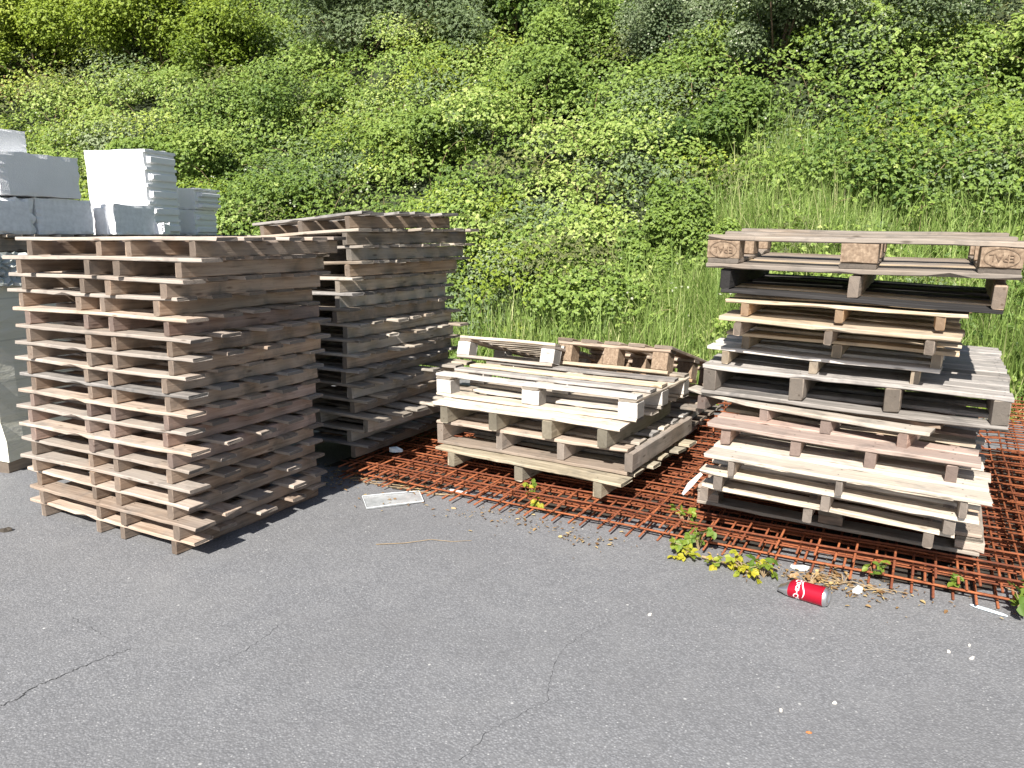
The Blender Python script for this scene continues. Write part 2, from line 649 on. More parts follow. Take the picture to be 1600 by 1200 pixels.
# ------------------------------------------------------------------ left stack: 17 skid pallets
VL = Vector((.883, -.469, 0))            # along the front, to the right
UL = Vector((.444, .896, 0))             # away from the camera
A0 = Vector((-1.500, 3.137, 0))          # right end of the near stringer foot
corner_x = [-1.515, -1.494, -1.520, -1.510, -1.522, -1.491, -1.514, -1.506, -1.494, -1.485, -1.441, -1.434, -1.453, -1.510, -1.435, -1.289, -1.232]
GL = "skid pallets of the tall left stack"
for j, cx in enumerate(corner_x):
    r = random.Random(100 + j)
    off = (cx + 1.514) / .883 - (.05 if j > 14 else 0)
    yaw = r.uniform(-.012, .012) + (.055 if j > 14 else 0)
    back = r.uniform(-.015, .015) if j else 0
    z = .0825 * j + .0648
    ax = Matrix.Rotation(yaw, 4, 'Z') @ VL.to_4d()
    base = A0 + VL * (off + r.uniform(-.01, .01)) + UL * back - Vector((ax.x, ax.y, 0)) * 1.115
    pL = Vector((base.x, base.y, z))
    pR = pL + Vector((ax.x, ax.y, 0)) * 1.24
    if j == 14:
        pR.z -= .006
    M, L = frame(pL, pR)
    look = ['pinkish brown', 'reddish', 'sun bleached', 'pale brown'][j % 4]
    red = j in (5, 6, 7, 12)
    skid_pallet(M, f"{look} skid pallet of the tall left stack, {nth(j, 17)}", GL, 1.24, .92, .0648, .0174,
                [.082, .535, .715, 1.078], .037, 6 if j > 13 else 5, .105, (W['pink'] if j != 8 else W['grey'], W['pinkside'] if not red else W['red']),
                200 + j, gaps=.02, rough=1.5, ends=.030, trim=.038)

# ------------------------------------------------------------------ middle stack: 16 pallets on the rebar
VM = Vector((.883, -.469, 0))
UM = Vector((.461, .888, 0))
A1 = Vector((-.935, 4.306, 0))
mid_off = [0, -.03, .11, .01, 0, -.04, -.035, -.03, -.025, -.07, -.065, -.07, -.0, .01, .02, .03]
mid_yaw = [0, .01, -.10, .0, -.07, .01, 0, -.01, .006, -.01, .008, 0, -.012, -.05, -.09, -.10]
GM = "pallets of the dark middle stack"
for j in range(16):
    r = random.Random(300 + j)
    z = .104 + .0892 * j + .070
    ax = Matrix.Rotation(mid_yaw[j] - .015, 4, 'Z') @ VM.to_4d()
    ax = Vector((ax.x, ax.y, 0))
    corner = A1 + VM * (mid_off[j] + r.uniform(-.016, .016)) + UM * (r.uniform(-.015, .015) if j != 2 else -.03)
    pR = Vector((corner.x, corner.y, z)) + ax * .100
    pL = pR - ax * .965
    pitch = 0
    if j >= 11:
        lean = [.008, .016, .024, .034, .046][j - 11]
        pL.z -= lean
        pR.z += lean * .28
        pitch = [0, .1, .2, .3, .7][j - 11]
    M, L = frame(pL, pR, pitch)
    look = ['grey brown', 'dark weathered', 'dusty grey', 'brown'][j % 4]
    skid_pallet(M, f"{look} pallet of the shaded middle stack, {nth(j, 16)}", GM, L, 1.11 if j < 15 else .90, .070, .0185,
                [.07, .42, .828], .037, 7, .10, (W['greybrown'] if j % 5 else W['grey'], W['greybrown'] if j % 3 else W['brown']),
                400 + j, gaps=.015, rough=1.5, ends=.045, trim=.008)

# ------------------------------------------------------------------ centre pile
GC = "pallets of the low centre pile"
M, L = frame((-.456, 4.214, .185), (.538, 3.532, .185))
skid_pallet(M, "mossy old pallet with thick front board at the very bottom of the low centre pile", GC, L, .98, .083, .019,
            [.093, .565, 1.041], .05, 6, .11, (W['moss'], W['moss']), 501, ends=.03, rough=2.0, lead=.14)
M, L = frame((-.446, 4.286, .324), (.587, 3.657, .324))
skid_pallet(M, "double decked pallet with four stringers in the low centre pile, second from its bottom", GC, L, .96, .098, .019,
            [0, .41, .80, 1.19], .046, 6, .10, ([W['brown'], W['greybrown'], W['grey'], W['pale'], W['grey'], W['grey']], W['pink']), 502,
            bottom=(4, .12, -.117), rough=1.3)
M, L = frame((-.463, 4.249, .445), (.537, 3.625, .445))
skid_pallet(M, "pallet with bleached front board and mossy stringers, third from the centre pile's bottom", GC, L, .92, .099, .020,
            [.048, .385, .725, 1.06], .056, 5, .12, (W['pale'], W['moss']), 503, rough=2.2, lead=.15, ends=.02)


def block_pallet(M, label, L, D, blocks_x, bw, bd, bh, dk, deck, cross_y, mats, seed, group=None, base='x', nb=5, dw=.10, upside=False, rough=1.3, gaps=.01, name="block_pallet", blk_in=0.003):
    """deck boards along x on cross boards along y (base='x': bottom boards along x)"""
    r = random.Random(seed)
    root = empty(name, M)
    tag(root, label, "pallet", group)
    md, mb, mk = mats
    H = dk + bh + dk + dk

    def Z(z, h):
        return H - z - h if upside else z
    rows = cross_y
    for y in rows:
        timber("bottom_board", root, (0, y, Z(0, dk)), (L, bd, dk - .0006), mb, r.randrange(3), rough=rough)
        for x in blocks_x:
            timber("block", root, (x, y + blk_in, Z(dk, bh)), (bw, bd - blk_in * 2, bh - .0006), mk, r.randrange(3), rough=.8)
    for x in blocks_x:
        timber("stringer_board", root, (x + .002, 0.004, Z(dk + bh, dk)), (bw - .004, D - .008, dk - .0006), mb, r.randrange(3), rough=rough)
    for i, y in enumerate(spread(D, nb, dw, gaps, r)):
        mt = md if not isinstance(md, (list, tuple)) else md[min(i, len(md) - 1)]
        timber("deck_board", root, (0, y, Z(dk * 2 + bh, dk)), (L, dw, dk - .0006), mt, r.randrange(3),
               nails=[x + bw / 2 - L / 2 for x in blocks_x] if not upside else (), rough=rough)
    return root, H


M, L = frame((-.457, 4.400, .468), (.635, 3.717, .468))
block_pallet(M, "white block pallet with bleached blocks and gappy deck on top of the centre pile", L, .80, [.002, .60, 1.184], .108, .10, .082, .018, None,
             [0, .35, .70], ([W['white'], W['grey'], W['fresh'], W['grey'], W['greybrown']], W['pale'], W['white']), 504, GC, nb=5, dw=.085)
M, L = frame((-.375, 4.965, .612), (.232, 4.585, .612), -15)
block_pallet(M, "small bleached pallet tipped backwards behind the centre pile beside the middle stack", .735, 1.0, [0, .64], .098, .10, .090, .020, None,
             [0, .45, .90], (W['pale'], W['pink'], W['white']), 505, GC, nb=8, dw=.09)
# brown pallet tipped back: deck boards run away from the camera
M, L = frame((.272, 4.735, .607), (.872, 4.360, .607), -15)
root = empty("block_pallet", M)
tag(root, "brown block pallet tipped backwards behind the centre pile, beside the tall right stack", "pallet", GC)
PW, PD = .76, 1.05
r = random.Random(9)
for i in range(5):
    timber("deck_board", root, (i * (PW - .11) / 4, 0, .150), (.11, PD, .021), W['brown'], i % 3, rough=1.5)
    if i < 4:
        timber("bottom_board", root, (.05 + i * (PW - .2) / 3, .03, -.021), (.10, PD - .06, .021), W['orange'], i % 3)
for y in (.004, (PD - .1) / 2, PD - .104):
    timber("stringer_board", root, (.003, y, .128), (PW - .006, .10, .0215), W['brown'], 0)
    timber("base_board", root, (.003, y, .0005), (PW - .006, .10, .0215), W['fresh'] if y < .1 else W['orange'], 1)
    for x in (.012, (PW - .1) / 2, PW - .112):
        timber("block", root, (x, y + .002, .0225), (.10, .096, .105), M_CHIP, 0, rough=.7)

# two low pallets behind the pile that carry the tipped ones
for q in range(2):
    M, L = frame((-.10 + .01 * q, 5.33, .100 + .083 + .103 * q), (1.10 + .01 * q, 4.60, .100 + .083 + .103 * q))
    skid_pallet(M, f"grey pallet lying behind the centre pile under the tipped brown one, {['lower', 'upper'][q]} of two", GC, L, .80, .083, .0195,
                [.05, .66, 1.30], .045, 5, .11, (W['old'], W['greybrown']), 520 + q)

# ------------------------------------------------------------------ right stack
GR = "pallets of the leaning right stack"
# (index from top, pL, pR, stringer starts, width, mats, stringer height, deck thickness, depth, pitch, deck count, label)
zdn = .0
RS = [
    (12, (.835, 3.187, .308), (1.693, 2.691, .270), [.0, .437, .881], .034, (W['pale'], W['pink']), .063, .018, 1.0, 0, 6,
     "short pale pallet second from the bottom of the right stack"),
    (11, (.814, 3.135, .390), (1.723, 2.609, .356), [.067, .504, .941], .036, (W['pale'], W['pink']), .064, .018, 1.05, 0, 6,
     "pale new pallet third from the bottom of the right stack"),
    (10, (.822, 3.093, .471), (1.734, 2.566, .442), [.095, .52, .946], .033, (W['pale'], W['pink']), .064, .018, 1.05, 0, 7,
     "bleached pale pallet jutting out furthest in the lower right stack, fourth from the bottom"),
    (9, (.874, 3.266, .563), (1.790, 2.737, .527), [.061, .358, .657, .946], .041, ([W['red'], W['red'], W['fresh'], W['red'], W['grey'], W['grey']], W['red']), .068, .020, .92, .3, 6,
     "reddish pallet with a split front board low in the right stack"),
    (8, (.851, 3.581, .652), (1.659, 2.879, .612), [.055, .367, .641, .95], .043, ([W['greybrown'], W['brown'], W['red'], W['grey']], W['red']), .064, .019, .75, .5, 5,
     "warped shaded pallet just below the big grey pallet of the right stack"),
    (6, (.925, 3.523, .876), (1.769, 3.035, .844), [.069, .463, .858], .040, (W['white'], W['fresh']), .061, .018, .95, 2.0, 6,
     "white fronted pallet lying directly on the big grey pallet of the right stack"),
    (5, (1.002, 3.488, .954), (1.824, 3.013, .921), [.076, .467, .854], .039, (W['fresh'], W['fresh']), .060, .017, .90, 2.0, 5,
     "narrow yellowish pallet fifth from the top of the right stack"),
    (4, (.917, 3.319, 1.036), (1.728, 2.851, .998), [.06, .435, .812], .037, (W['fresh'], W['brown']), .061, .020, .95, 2.2, 6,
     "fresh yellow pallet with wide front board fourth from the top of the right stack"),
    (3, (.945, 3.345, 1.116), (1.761, 2.874, 1.092), [.07, .453, .822], .039, (W['fresh'], W['orange']), .058, .016, .95, 2.5, 6,
     "fresh pale pallet right under the charred pallet of the right stack"),
]
for (k, pL, pR, xs, sw, mats, hs, dk, D, pitch, nb, lab) in RS:
    M, L = frame(pL, pR, pitch)
    skid_pallet(M, lab, GR, L, D, hs, dk, xs, sw, nb, .105 if k > 8 else .10, mats, 600 + k, rough=1.7, ends=.012, gaps=.012,
                lead=.13 if k in (4, 9, 10) else None, warp=.016 if k == 8 else 0.0, bowed=0)
# bottom block pallet (in shade, on the mesh)
M, L = frame((.897, 3.465, .128), (1.916, 2.877, .110))
block_pallet(M, "dark block pallet at the very bottom of the right stack on the rusty mesh", L, .95, [.0, .55, 1.085], .105, .11, .042, .018, None,
             [0, .42, .84], (W['brown'], W['greybrown'], W['pink']), 613, GR, nb=6, dw=.12)
# big grey double decked pallet
M, L = frame((.900, 3.495, .790), (1.976, 2.874, .760), 2.0)
skid_pallet(M, "big weathered grey double decked pallet in the middle of the right stack", GR, L, 1.22, .103, .021,
            [0, .398, .785, 1.175], .066, 12, .094, (W['grey'], W['old']), 607, bottom=(7, .10, -.124), rough=2.0, ends=.012, gaps=.004)
# charred pallet, upside down: deck below, three stringers standing on it
M, L = frame((.924, 3.353, 1.158), (1.851, 2.817, 1.112), 2.4)
skid_pallet(M, "charred black pallet lying upside down, second from the top of the right stack", GR, L, .86, .088, .018,
            [0.0, .52, 1.03], .043, 5, .12, ([W['char'], W['fresh'], W['char'], W['char'], W['char']], W['brown']), 602, rough=1.6, upside=True, gaps=.02)
root = [o for o in COL.objects if o.get('label', '').startswith('charred')][0]
for c in root.children:
    if c.name.startswith('stringer') and c.location.x < .1:
        c.data = c.data.copy()
        c.data.materials[0] = W['char']
# block pallet with stamped marks, upside down on top
M, L = frame((.860, 3.368, 1.266), (1.895, 2.815, 1.239), 2.6)
top, HT = block_pallet(M, "upside down block pallet with burnt stamps on its blocks, topmost of the right stack", 1.18, .80, [0, .545, 1.035], .145, .10, .078, .022, None,
                       [0, .327, .70], ([W['old'], W['fresh'], W['old'], W['old'], W['old']], W['old'], M_CHIP), 601, GR, nb=5, dw=.14, upside=True, rough=1.6)
HT = .022 * 3 + .078


def stamp(parent, cx, cz, w):
    """burnt EPAL mark, upside down because the pallet is"""
    cu = bpy.data.curves.new("stamp", 'FONT')
    cu.body = "EPAL"
    cu.size = .040
    cu.align_x = 'CENTER'
    cu.align_y = 'CENTER'
    cu.extrude = .0006
    cu.offset = .0002
    ob = bpy.data.objects.new("stamp_tmp", cu)
    COL.objects.link(ob)
    dg = bpy.context.evaluated_depsgraph_get()
    me = bpy.data.meshes.new_from_object(ob.evaluated_get(dg))
    bpy.data.objects.remove(ob)
    bm = bmesh.new()
    bm.from_mesh(me)
    n = 40
    for rr in ((w / 2, .036),):
        vs = []
        for k in range(n):
            an = 2 * math.pi * k / n
            vs.append((bm.verts.new((rr[0] * math.cos(an), rr[1] * math.sin(an), .0008)),
                       bm.verts.new(((rr[0] - .0015) * math.cos(an), (rr[1] - .0028) * math.sin(an), .0008))))
        for k in range(n):
            a_, b_ = vs[k], vs[(k + 1) % n]
            bm.faces.new((a_[0], b_[0], b_[1], a_[1]))
    bm.to_mesh(me)
    bm.free()
    me.materials.clear()
    me.materials.append(M_BURN)
    blk = min((c for c in parent.children if c.name.startswith('block')), key=lambda c: abs(c.location.x - cx) + c.location.y)
    o = link("stamp", me, blk)
    o.location = Vector((cx, 0.0012, cz)) - blk.location
    o.rotation_euler = (R_(90), R_(180), 0)


for cx in (.0725, 1.1075):
    stamp(top, cx, .022 * 2 + .039, .118)

# ------------------------------------------------------------------ rusty reinforcing mesh
_bars = {}


def bar_mesh(L, rad=.0050):
    key = (round(L, 2), rad)
    if key not in _bars:
        n = int(L / .3) + 1
        rr = random.Random(int(L * 100))
        V, F = tube([(L * i / n, rr.uniform(-.0045, .0045), rr.uniform(-.003, .003)) for i in range(n + 1)], [rad] * (n + 1), 6)
        _bars[key] = py_mesh("bar", V, F, [M_RUST], False, smooth=True)
    return _bars[key]


def rebar_mat(o, yaw, Lv, Du, z, label, sv=.15, su=.15, seed=0, tilt=0.0):
    """Lv along the front (v), Du depth (u)"""
    c, s = math.cos(R_(yaw)), math.sin(R_(yaw))
    M = Matrix(((c, s, 0, o[0]), (-s, c, 0, o[1]), (0, 0, 1, z), (0, 0, 0, 1)))
    if tilt:
        M = M @ Matrix.Rotation(R_(tilt), 4, 'X')
    root = empty("rebar_mat", M)
    tag(root, label, "rebar mesh", "rusty reinforcing mesh mats")
    r = random.Random(seed)
    nu = int((Du - .12) / su) + 1
    nv = int((Lv - .1) / sv) + 1
    lb, cb = bar_mesh(Lv), bar_mesh(Du)
    for i in range(nu):
        b = link("long_bar", lb, root)
        b.location = (r.uniform(-.012, .012), .085 + i * su, .0098)
    for i in range(nv):
        b = link("cross_bar", cb, root)
        b.location = (.05 + i * sv + r.uniform(-.006, .006), r.uniform(-.012, .012), 0)
        b.rotation_euler = (0, 0, math.pi / 2)
    return root


pos = ['lowest', 'second lowest', 'middle', 'second highest', 'topmost']
jit = [(0, .012), (.078, -.030), (.045, .022), (.008, .016), (.086, .0)]
for i in range(5):
    dv, du = jit[i]
    yaw = 28.9 + [0, .12, -.30, -.08, .05][i]
    ox = -1.08 + .886 * dv + .463 * du
    oy = 4.25 - .463 * dv + .886 * du
    rebar_mat((ox, oy), yaw, 4.95, 2.3, [.008, .026, .048, .072, .092][i], f"rusty reinforcing mesh mat under the pallet piles, {pos[i]} of the wide pile", sv=.15, seed=i)
# dark sheet under the mats: the bars' layered shadow put into colour
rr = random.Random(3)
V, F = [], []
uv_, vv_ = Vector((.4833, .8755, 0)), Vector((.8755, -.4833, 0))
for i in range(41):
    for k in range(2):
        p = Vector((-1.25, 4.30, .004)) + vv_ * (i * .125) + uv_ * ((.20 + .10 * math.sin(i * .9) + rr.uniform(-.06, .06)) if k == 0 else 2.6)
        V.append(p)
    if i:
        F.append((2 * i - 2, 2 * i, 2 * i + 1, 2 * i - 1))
tag(py_mesh("shade_patch", V, F, [simple("mesh_shade", (.045, .038, .030), .95, nz=.5, scale=14)]), kind='structure')
for i, (ox, oy, yaw, Lv, Du, z) in enumerate([(2.10, 2.86, 31, 3.2, 4.2, .118), (2.16, 2.80, 34.5, 3.2, 4.4, .137), (2.08, 2.93, 30, 3.2, 4.3, .156)]):
    rebar_mat((ox, oy), yaw, Lv, Du, z, f"rusty reinforcing mesh mat right of the leaning pallet stack, {['lower', 'middle', 'upper'][i]} of three there",
              seed=30 + i, su=.15)
for i, (ox, oy, yaw, z) in enumerate([(.72, 5.0, 14, .13), (.80, 5.1, 16, .15)]):
    rebar_mat((ox, oy), yaw, 2.4, 1.4, z, f"rusty mesh mat lying behind the gap between centre pile and right stack, {['lower', 'upper'][i]} of two",
              seed=40 + i, sv=.10)

# ------------------------------------------------------------------ white foam and wrapped packs
M_FOAM = None


def foam_mat():
    t = NT("white_foam")
    tc = t.n("ShaderNodeTexCoord")
    v = t.n("ShaderNodeTexVoronoi")
    v.inputs['Scale'].default_value = 170
    t.l(tc.outputs['Object'], v.inputs['Vector'])
    f = t.noise(tc.outputs['Object'], 6, 5)
    t.l(t.mix(t.ramp(f, .3, .75), (.88, .88, .89), (.80, .80, .81)), t.b.inputs['Base Color'])
    t.b.inputs['Roughness'].default_value = .7
    t.bump(t.math('ADD', v.outputs['Distance'], f), .35, .004)
    return t.m


M_FOAM = foam_mat()
M_FOAMG = simple("grey_foam", (.80, .81, .83), .75, nz=.12, scale=30)
UF, VF = Vector((.2924, .9563, 0)), Vector((.9563, -.2924, 0))
PC = Vector((-3.018, 4.304, 0))           # near right corner of the wrapped pack


def fmat(off_u, off_v, z, yaw=0):
    """frame whose x runs along +u (to the back), y along -v (to the left); right face at y=0"""
    o = PC + UF * off_u + VF * off_v
    M = Matrix((UF, -VF, Vector((0, 0, 1)))).transposed().to_4x4()
    M.translation = Vector((o.x, o.y, z))
    return M @ Matrix.Rotation(yaw, 4, 'Z')


def rough_block(name, dims, amp, seed, mats, M, n=(10, 8, 6), parent=None, edge=True):
    """box with rounded, crumbled edges"""
    bm = bmesh.new()
    dx, dy, dz = dims
    bmesh.ops.create_cube(bm, size=1)
    bmesh.ops.subdivide_edges(bm, edges=bm.edges[:], cuts=9, use_grid_fill=True)
    r = random.Random(seed)
    for v in bm.verts:
        p = v.co.copy()
        onedge = sum(abs(abs(c) - .5) < 1e-4 for c in p)
        q = Vector(((p.x + .5) * dx, (p.y + .5) * dy, (p.z + .5) * dz))
        k = amp * (1.6 if onedge > 1 else (.10 if amp > .0055 else 0))
        q += Vector((r.uniform(-1, 1), r.uniform(-1, 1), r.uniform(-1, 1))) * k
        if onedge > 1:
            cpt = Vector((dx / 2, dy / 2, dz / 2))
            q += (cpt - q).normalized() * amp * r.uniform(.6, 2.4)
        q.z = max(q.z, 0)
        v.co = q
    me = bpy.data.meshes.new(name)
    bm.to_mesh(me)
    bm.free()
    o = link(name, me, parent, mats)
    o.matrix_world = M
    return o


def film_mat():
    t = NT("wrapping_film")
    tc = t.n("ShaderNodeTexCoord")
    mp = t.n("ShaderNodeMapping")
    mp.inputs['Scale'].default_value = (2, 2, 9)
    t.l(tc.outputs['Object'], mp.inputs[0])
    f = t.noise(mp.outputs[0], 2.2, 6, .62, 1.0)
    sp = t.n("ShaderNodeSeparateXYZ")
    t.l(tc.outputs['Object'], sp.inputs[0])
    rows = t.math('ABSOLUTE', t.math('SUBTRACT', t.math('FRACT', t.math('MULTIPLY', sp.outputs[2], 4.1)), .5))
    c = t.mix(t.ramp(f, .3, .7), (.70, .68, .55), (.80, .79, .70))
    c = t.mix(t.math('MULTIPLY', t.ramp(rows, .47, .5), .45, True), c, (.36, .36, .31))
    t.l(c, t.b.inputs['Base Color'])
    t.b.inputs['Roughness'].default_value = .48
    t.b.inputs['Coat Weight'].default_value = .1
    t.bump(f, .5, .02)
    return t.m


M_FILM = film_mat()
M_CLEAR = simple("pale_film", (.46, .48, .45), .3, nz=.15, scale=25)
for i, (ou, lab) in enumerate([(.0, "film wrapped yellowish block pack at the left edge, nearest the camera"),
                               (1.38, "film wrapped yellowish block pack behind the tall left pallet stack")]):
    root = empty("wrapped_pack", fmat(ou, 0, 0))
    tag(root, lab, "pack", "film wrapped packs")
    rough_block("wrapped_load", (1.22, 1.1, 1.245), .006, 70 + i, [M_FILM], fmat(ou, 0, .07), parent=None).parent = root
    ld = [o for o in COL.objects if o.name.startswith("wrapped_load")][-1]
    ld.matrix_world = Matrix.Identity(4)
    ld.location = (0, 0, .07)
    ld.rotation_euler = (0, 0, 0)
    for y in (.02, .5, .98):
        timber("skid", root, (.02, y, 0), (1.18, .10, .0695), W['brown'], 1)
    if i == 0:
        # loose crumpled film on the upper edge, and a torn fringe at the foot
        for nm, (x0, x1, z0, z1, amp) in (("loose_film", (-.02, .55, 1.12, 1.31, .020)),):
            rr = random.Random(5)
            V, F = [], []
            nx, nz = 22, 12
            for ix in range(nx + 1):
                for iz in range(nz + 1):
                    V.append((x0 + (x1 - x0) * ix / nx, -.028 + rr.uniform(-1, 1) * amp - (.02 if iz < 2 else 0),
                              z0 + (z1 - z0) * iz / nz + rr.uniform(-1, 1) * .008))
            for ix in range(nx):
                for iz in range(nz):
                    b = ix * (nz + 1) + iz
                    F.append((b, b + nz + 1, b + nz + 2, b + 1))
            py_mesh(nm, V, F, [M_CLEAR], root)
    # carrying pallet on top of the pack
    M = fmat(ou, .0, 1.318)
    pr = empty("pallet", M)
    tag(pr, f"dark pallet on the {'left edge' if i == 0 else 'rear'} wrapped pack under the white foam", "pallet", "pallets under the foam")
    for y in (.04, .5, .96):
        timber("stringer", pr, (0.01, y, 0), (1.2, .08, .078), W['brown'], 1)
    for q in range(7):
        timber("deck_board", pr, (.0 + q * .185, 0, .0785), (.10, 1.08, .019), W['greybrown'], q % 3)
ZF = 1.318 + .0785 + .0195
GF = "white foam blocks on the wrapped packs"


def foam(lab, ou, ov, z, dims, yaw=0, amp=.004, seed=1, mat=None):
    o = rough_block("foam_block", dims, amp, seed, [mat or M_FOAM], fmat(ou, ov, z, yaw))
    return tag(o, lab, "foam block", GF)


foam("rough sided white foam block low at the left edge, in front of a smoother one", -.02, -.02, ZF, (.43, .40, .215), 0, .006, 3, M_FOAMG)
foam("smooth white foam block under the long one at the left edge", .425, -.03, ZF, (.425, .6, .222), 0, .0025, 4, M_FOAMG)
foam("long white foam block with a crumbled top edge, over two others at left", .19, -.01, ZF + .2265, (.57, .5, .255), .01, .003, 5)
foam("topmost white foam block at the left edge, partly behind the long one", .06, -.14, ZF + .487, (.46, .3, .135), .02, .003, 6)
foam("narrow beige foam strip standing between foam blocks on the left", .865, -.10, ZF, (.03, .12, .175), 0, .002, 7, simple("beige_foam", (.62, .52, .46), .7))
foam("small shaded foam piece standing in front of the tall white stack", .91, .01, ZF, (.37, .10, .180), .0, .0025, 15, M_FOAMG)


def ribbed(name, lab, M, wid, dep, segs, sh, rib=.030, rounded=False, notch=True):
    """a moulded stack: flat faces with horizontal ribs on its right side; x to the right, y to the back"""
    root = empty(name, M)
    tag(root, lab, "foam block", GF)
    rough_block("body", (wid, dep, sh * segs), .0025, 8, [M_FOAM], Matrix.Identity(4)).parent = root
    body = root.children[0]
    body.location = (0, 0, 0)
    for s in range(segs):
        z0 = s * sh
        mb = MB()
        y0, y1 = .03, dep - .01
        a_, b_ = sh * .14, sh * .66
        x = wid - .006
        prof = [(x, z0 + a_), (x + rib, z0 + a_ + .012), (x + rib, z0 + b_ - .012), (x, z0 + b_)]
        ys = [y0, y0 + .012, y1 - .012, y1]
        V = []
        for yy, sc in ((y0, .35), (y0 + .012, 1), (y1 - .012, 1), (y1, .35)):
            for (px, pz) in prof:
                V.append((x + (px - x) * sc, yy, pz))
        F = []
        for i in range(3):
            for k in range(3):
                F.append((i * 4 + k, (i + 1) * 4 + k, (i + 1) * 4 + k + 1, i * 4 + k + 1))
        F += [(0, 1, 2, 3), (15, 14, 13, 12)]
        mb.add(V, F)
        mb.box((x - .002, y0 - .028, z0 + sh * .80), (x + rib * .7, dep - .004, z0 + sh * .96))
        if notch and s % 2 == 1:
            mb.box((x + rib - .002, y0 + .015, z0 + a_ + .02), (x + rib + .010, y0 + .05, z0 + b_ - .02))
        mb.build("rib", [M_FOAM], root)
    return root


def vm(x, y, z, yaw):
    M = Matrix.Rotation(R_(-yaw), 4, 'Z')
    M.translation = (x, y, z)
    return M


ribbed("foam_stack", "tall bright white foam stack with ribbed grey right side above the left pallets", vm(-3.15, 5.74, ZF, 16), .52, .32, 5, .122)
foam("small shaded foam piece standing in front of the tall white stack", .93, .06, ZF, (.40, .10, .205), .03, .003, 15, M_FOAMG)
ribbed("foam_stack", "low ribbed foam block right of the tall white stack", vm(-2.80, 6.22, ZF, 12), .25, .30, 2, .100, rib=.022)
ribbed("foam_stack", "ribbed foam block lying on the low one right of the tall white stack", vm(-2.82, 6.24, ZF + .2005, 14), .29, .30, 2, .085, rib=.045, notch=False)
foam("small broken white foam piece leaning at the foot of the tall stack", 1.34, .10, ZF, (.12, .15, .085), .3, .010, 12)

# ------------------------------------------------------------------ leaves (all numpy)
def unit(a):
    return a / np.maximum(np.linalg.norm(a, axis=-1, keepdims=True), 1e-9)


LT = np.array([(0, 0, 0), (.34, .5, .10), (.74, .36, .06), (1.0, 0, -.10), (.74, -.36, .06), (.34, -.5, .10)])


def leaves(P, D, N, L, Wd):
    D = unit(D)
    S = unit(np.cross(N, D))
    N2 = np.cross(D, S)
    V = (P[:, None, :] + D[:, None, :] * (LT[None, :, 0:1] * L[:, None, None]) + S[:, None, :] * (LT[None, :, 1:2] * Wd[:, None, None])
         + N2[:, None, :] * (LT[None, :, 2:3] * L[:, None, None]))
    n = len(P)
    b = (np.arange(n) * 6)[:, None]
    F = np.concatenate([b + np.array([[0, 1, 2, 3]]), b + np.array([[0, 3, 4, 5]])], 1).reshape(-1, 4)
    return V.reshape(-1, 3), F


class Foliage:
    def __init__(self):
        self.V, self.F, self.T, self.n = [], [], [], 0
        self.FM = []

    def add(self, V, F, T, mi=0):
        self.V.append(V)
        self.F.append(F + self.n)
        self.T.append(T)
        self.FM.append(np.full(len(F), mi))
        self.n += len(V)

    def sprig(self, P, N, L, Wd, tint, k=3, spread=1.0, droop=.25, mi=0, rng=NP):
        """k leaflets fanned round each sprig point"""
        n = len(P)
        N = unit(N)
        ref = unit(rng.normal(size=(n, 3)))
        A = unit(np.cross(N, ref))
        B = np.cross(N, A)
        for j in range(k):
            an = (j - (k - 1) / 2) * spread + rng.normal(0, .15, n)
            D = A * np.cos(an)[:, None] + B * np.sin(an)[:, None] + np.array([0, 0, -droop])
            Nj = unit(N + rng.normal(0, .22, (n, 3)))
            l = L * rng.uniform(.75, 1.2, n)
            V, F = leaves(P, D, Nj, l, Wd * l / L)
            self.add(V, F, np.repeat(np.clip(tint + rng.normal(0, .07, n), 0, 1), 6), mi)

    def build(self, name, mats, parent=None):
        if not self.V:
            return None
        return from_np(name, np.concatenate(self.V), np.concatenate(self.F), mats, parent, np.concatenate(self.T), fmat=np.concatenate(self.FM))


def shell(n, rng, up=.25):
    d = rng.normal(size=(n, 3))
    d[:, 2] = np.abs(d[:, 2]) * 1.0 + up * rng.normal(size=n) * .6
    d[:, 1] -= .35
    return unit(d)


# grass density over the bank (x along, d up the slope)
GB = [(3.0, .9, 1.0, .9, .85), (1.4, .75, 1.0, .45, .6), (2.6, 1.9, .5, .7, .6), (3.2, 2.2, .5, .9, .65), (4.2, .4, .9, .5, .9), (1.8, .5, .9, .6, .85), (.3, .15, 1.1, .5, .75), (1.2, .0, 1.2, .3, .85), (-1.0, .0, .8, .3, .6), (5.6, .3, 1.2, .4, .6), (3.6, .2, 1.5, .35, .5), (2.9, 2.7, .8, .9, .5), (4.4, 1.3, .8, .9, .4), (3.3, 3.4, .4, .5, .3), (2.2, 1.2, .7, .8, .4)]


def grassy(x, d):
    g = 0
    for (cx, cd, sx, sd, wgt) in GB:
        g = np.maximum(g, wgt * np.exp(-((x - cx) / sx) ** 2 - ((d - cd) / sd) ** 2))
    return g


def mound(x, d):
    return .115 * (np.sin(2.3 * x + 1.1 * d) + np.sin(1.7 * d - 2.9 * x + 2) + np.sin(3.3 * d + .7 * x + 4)) * np.clip(d, .2, 1)


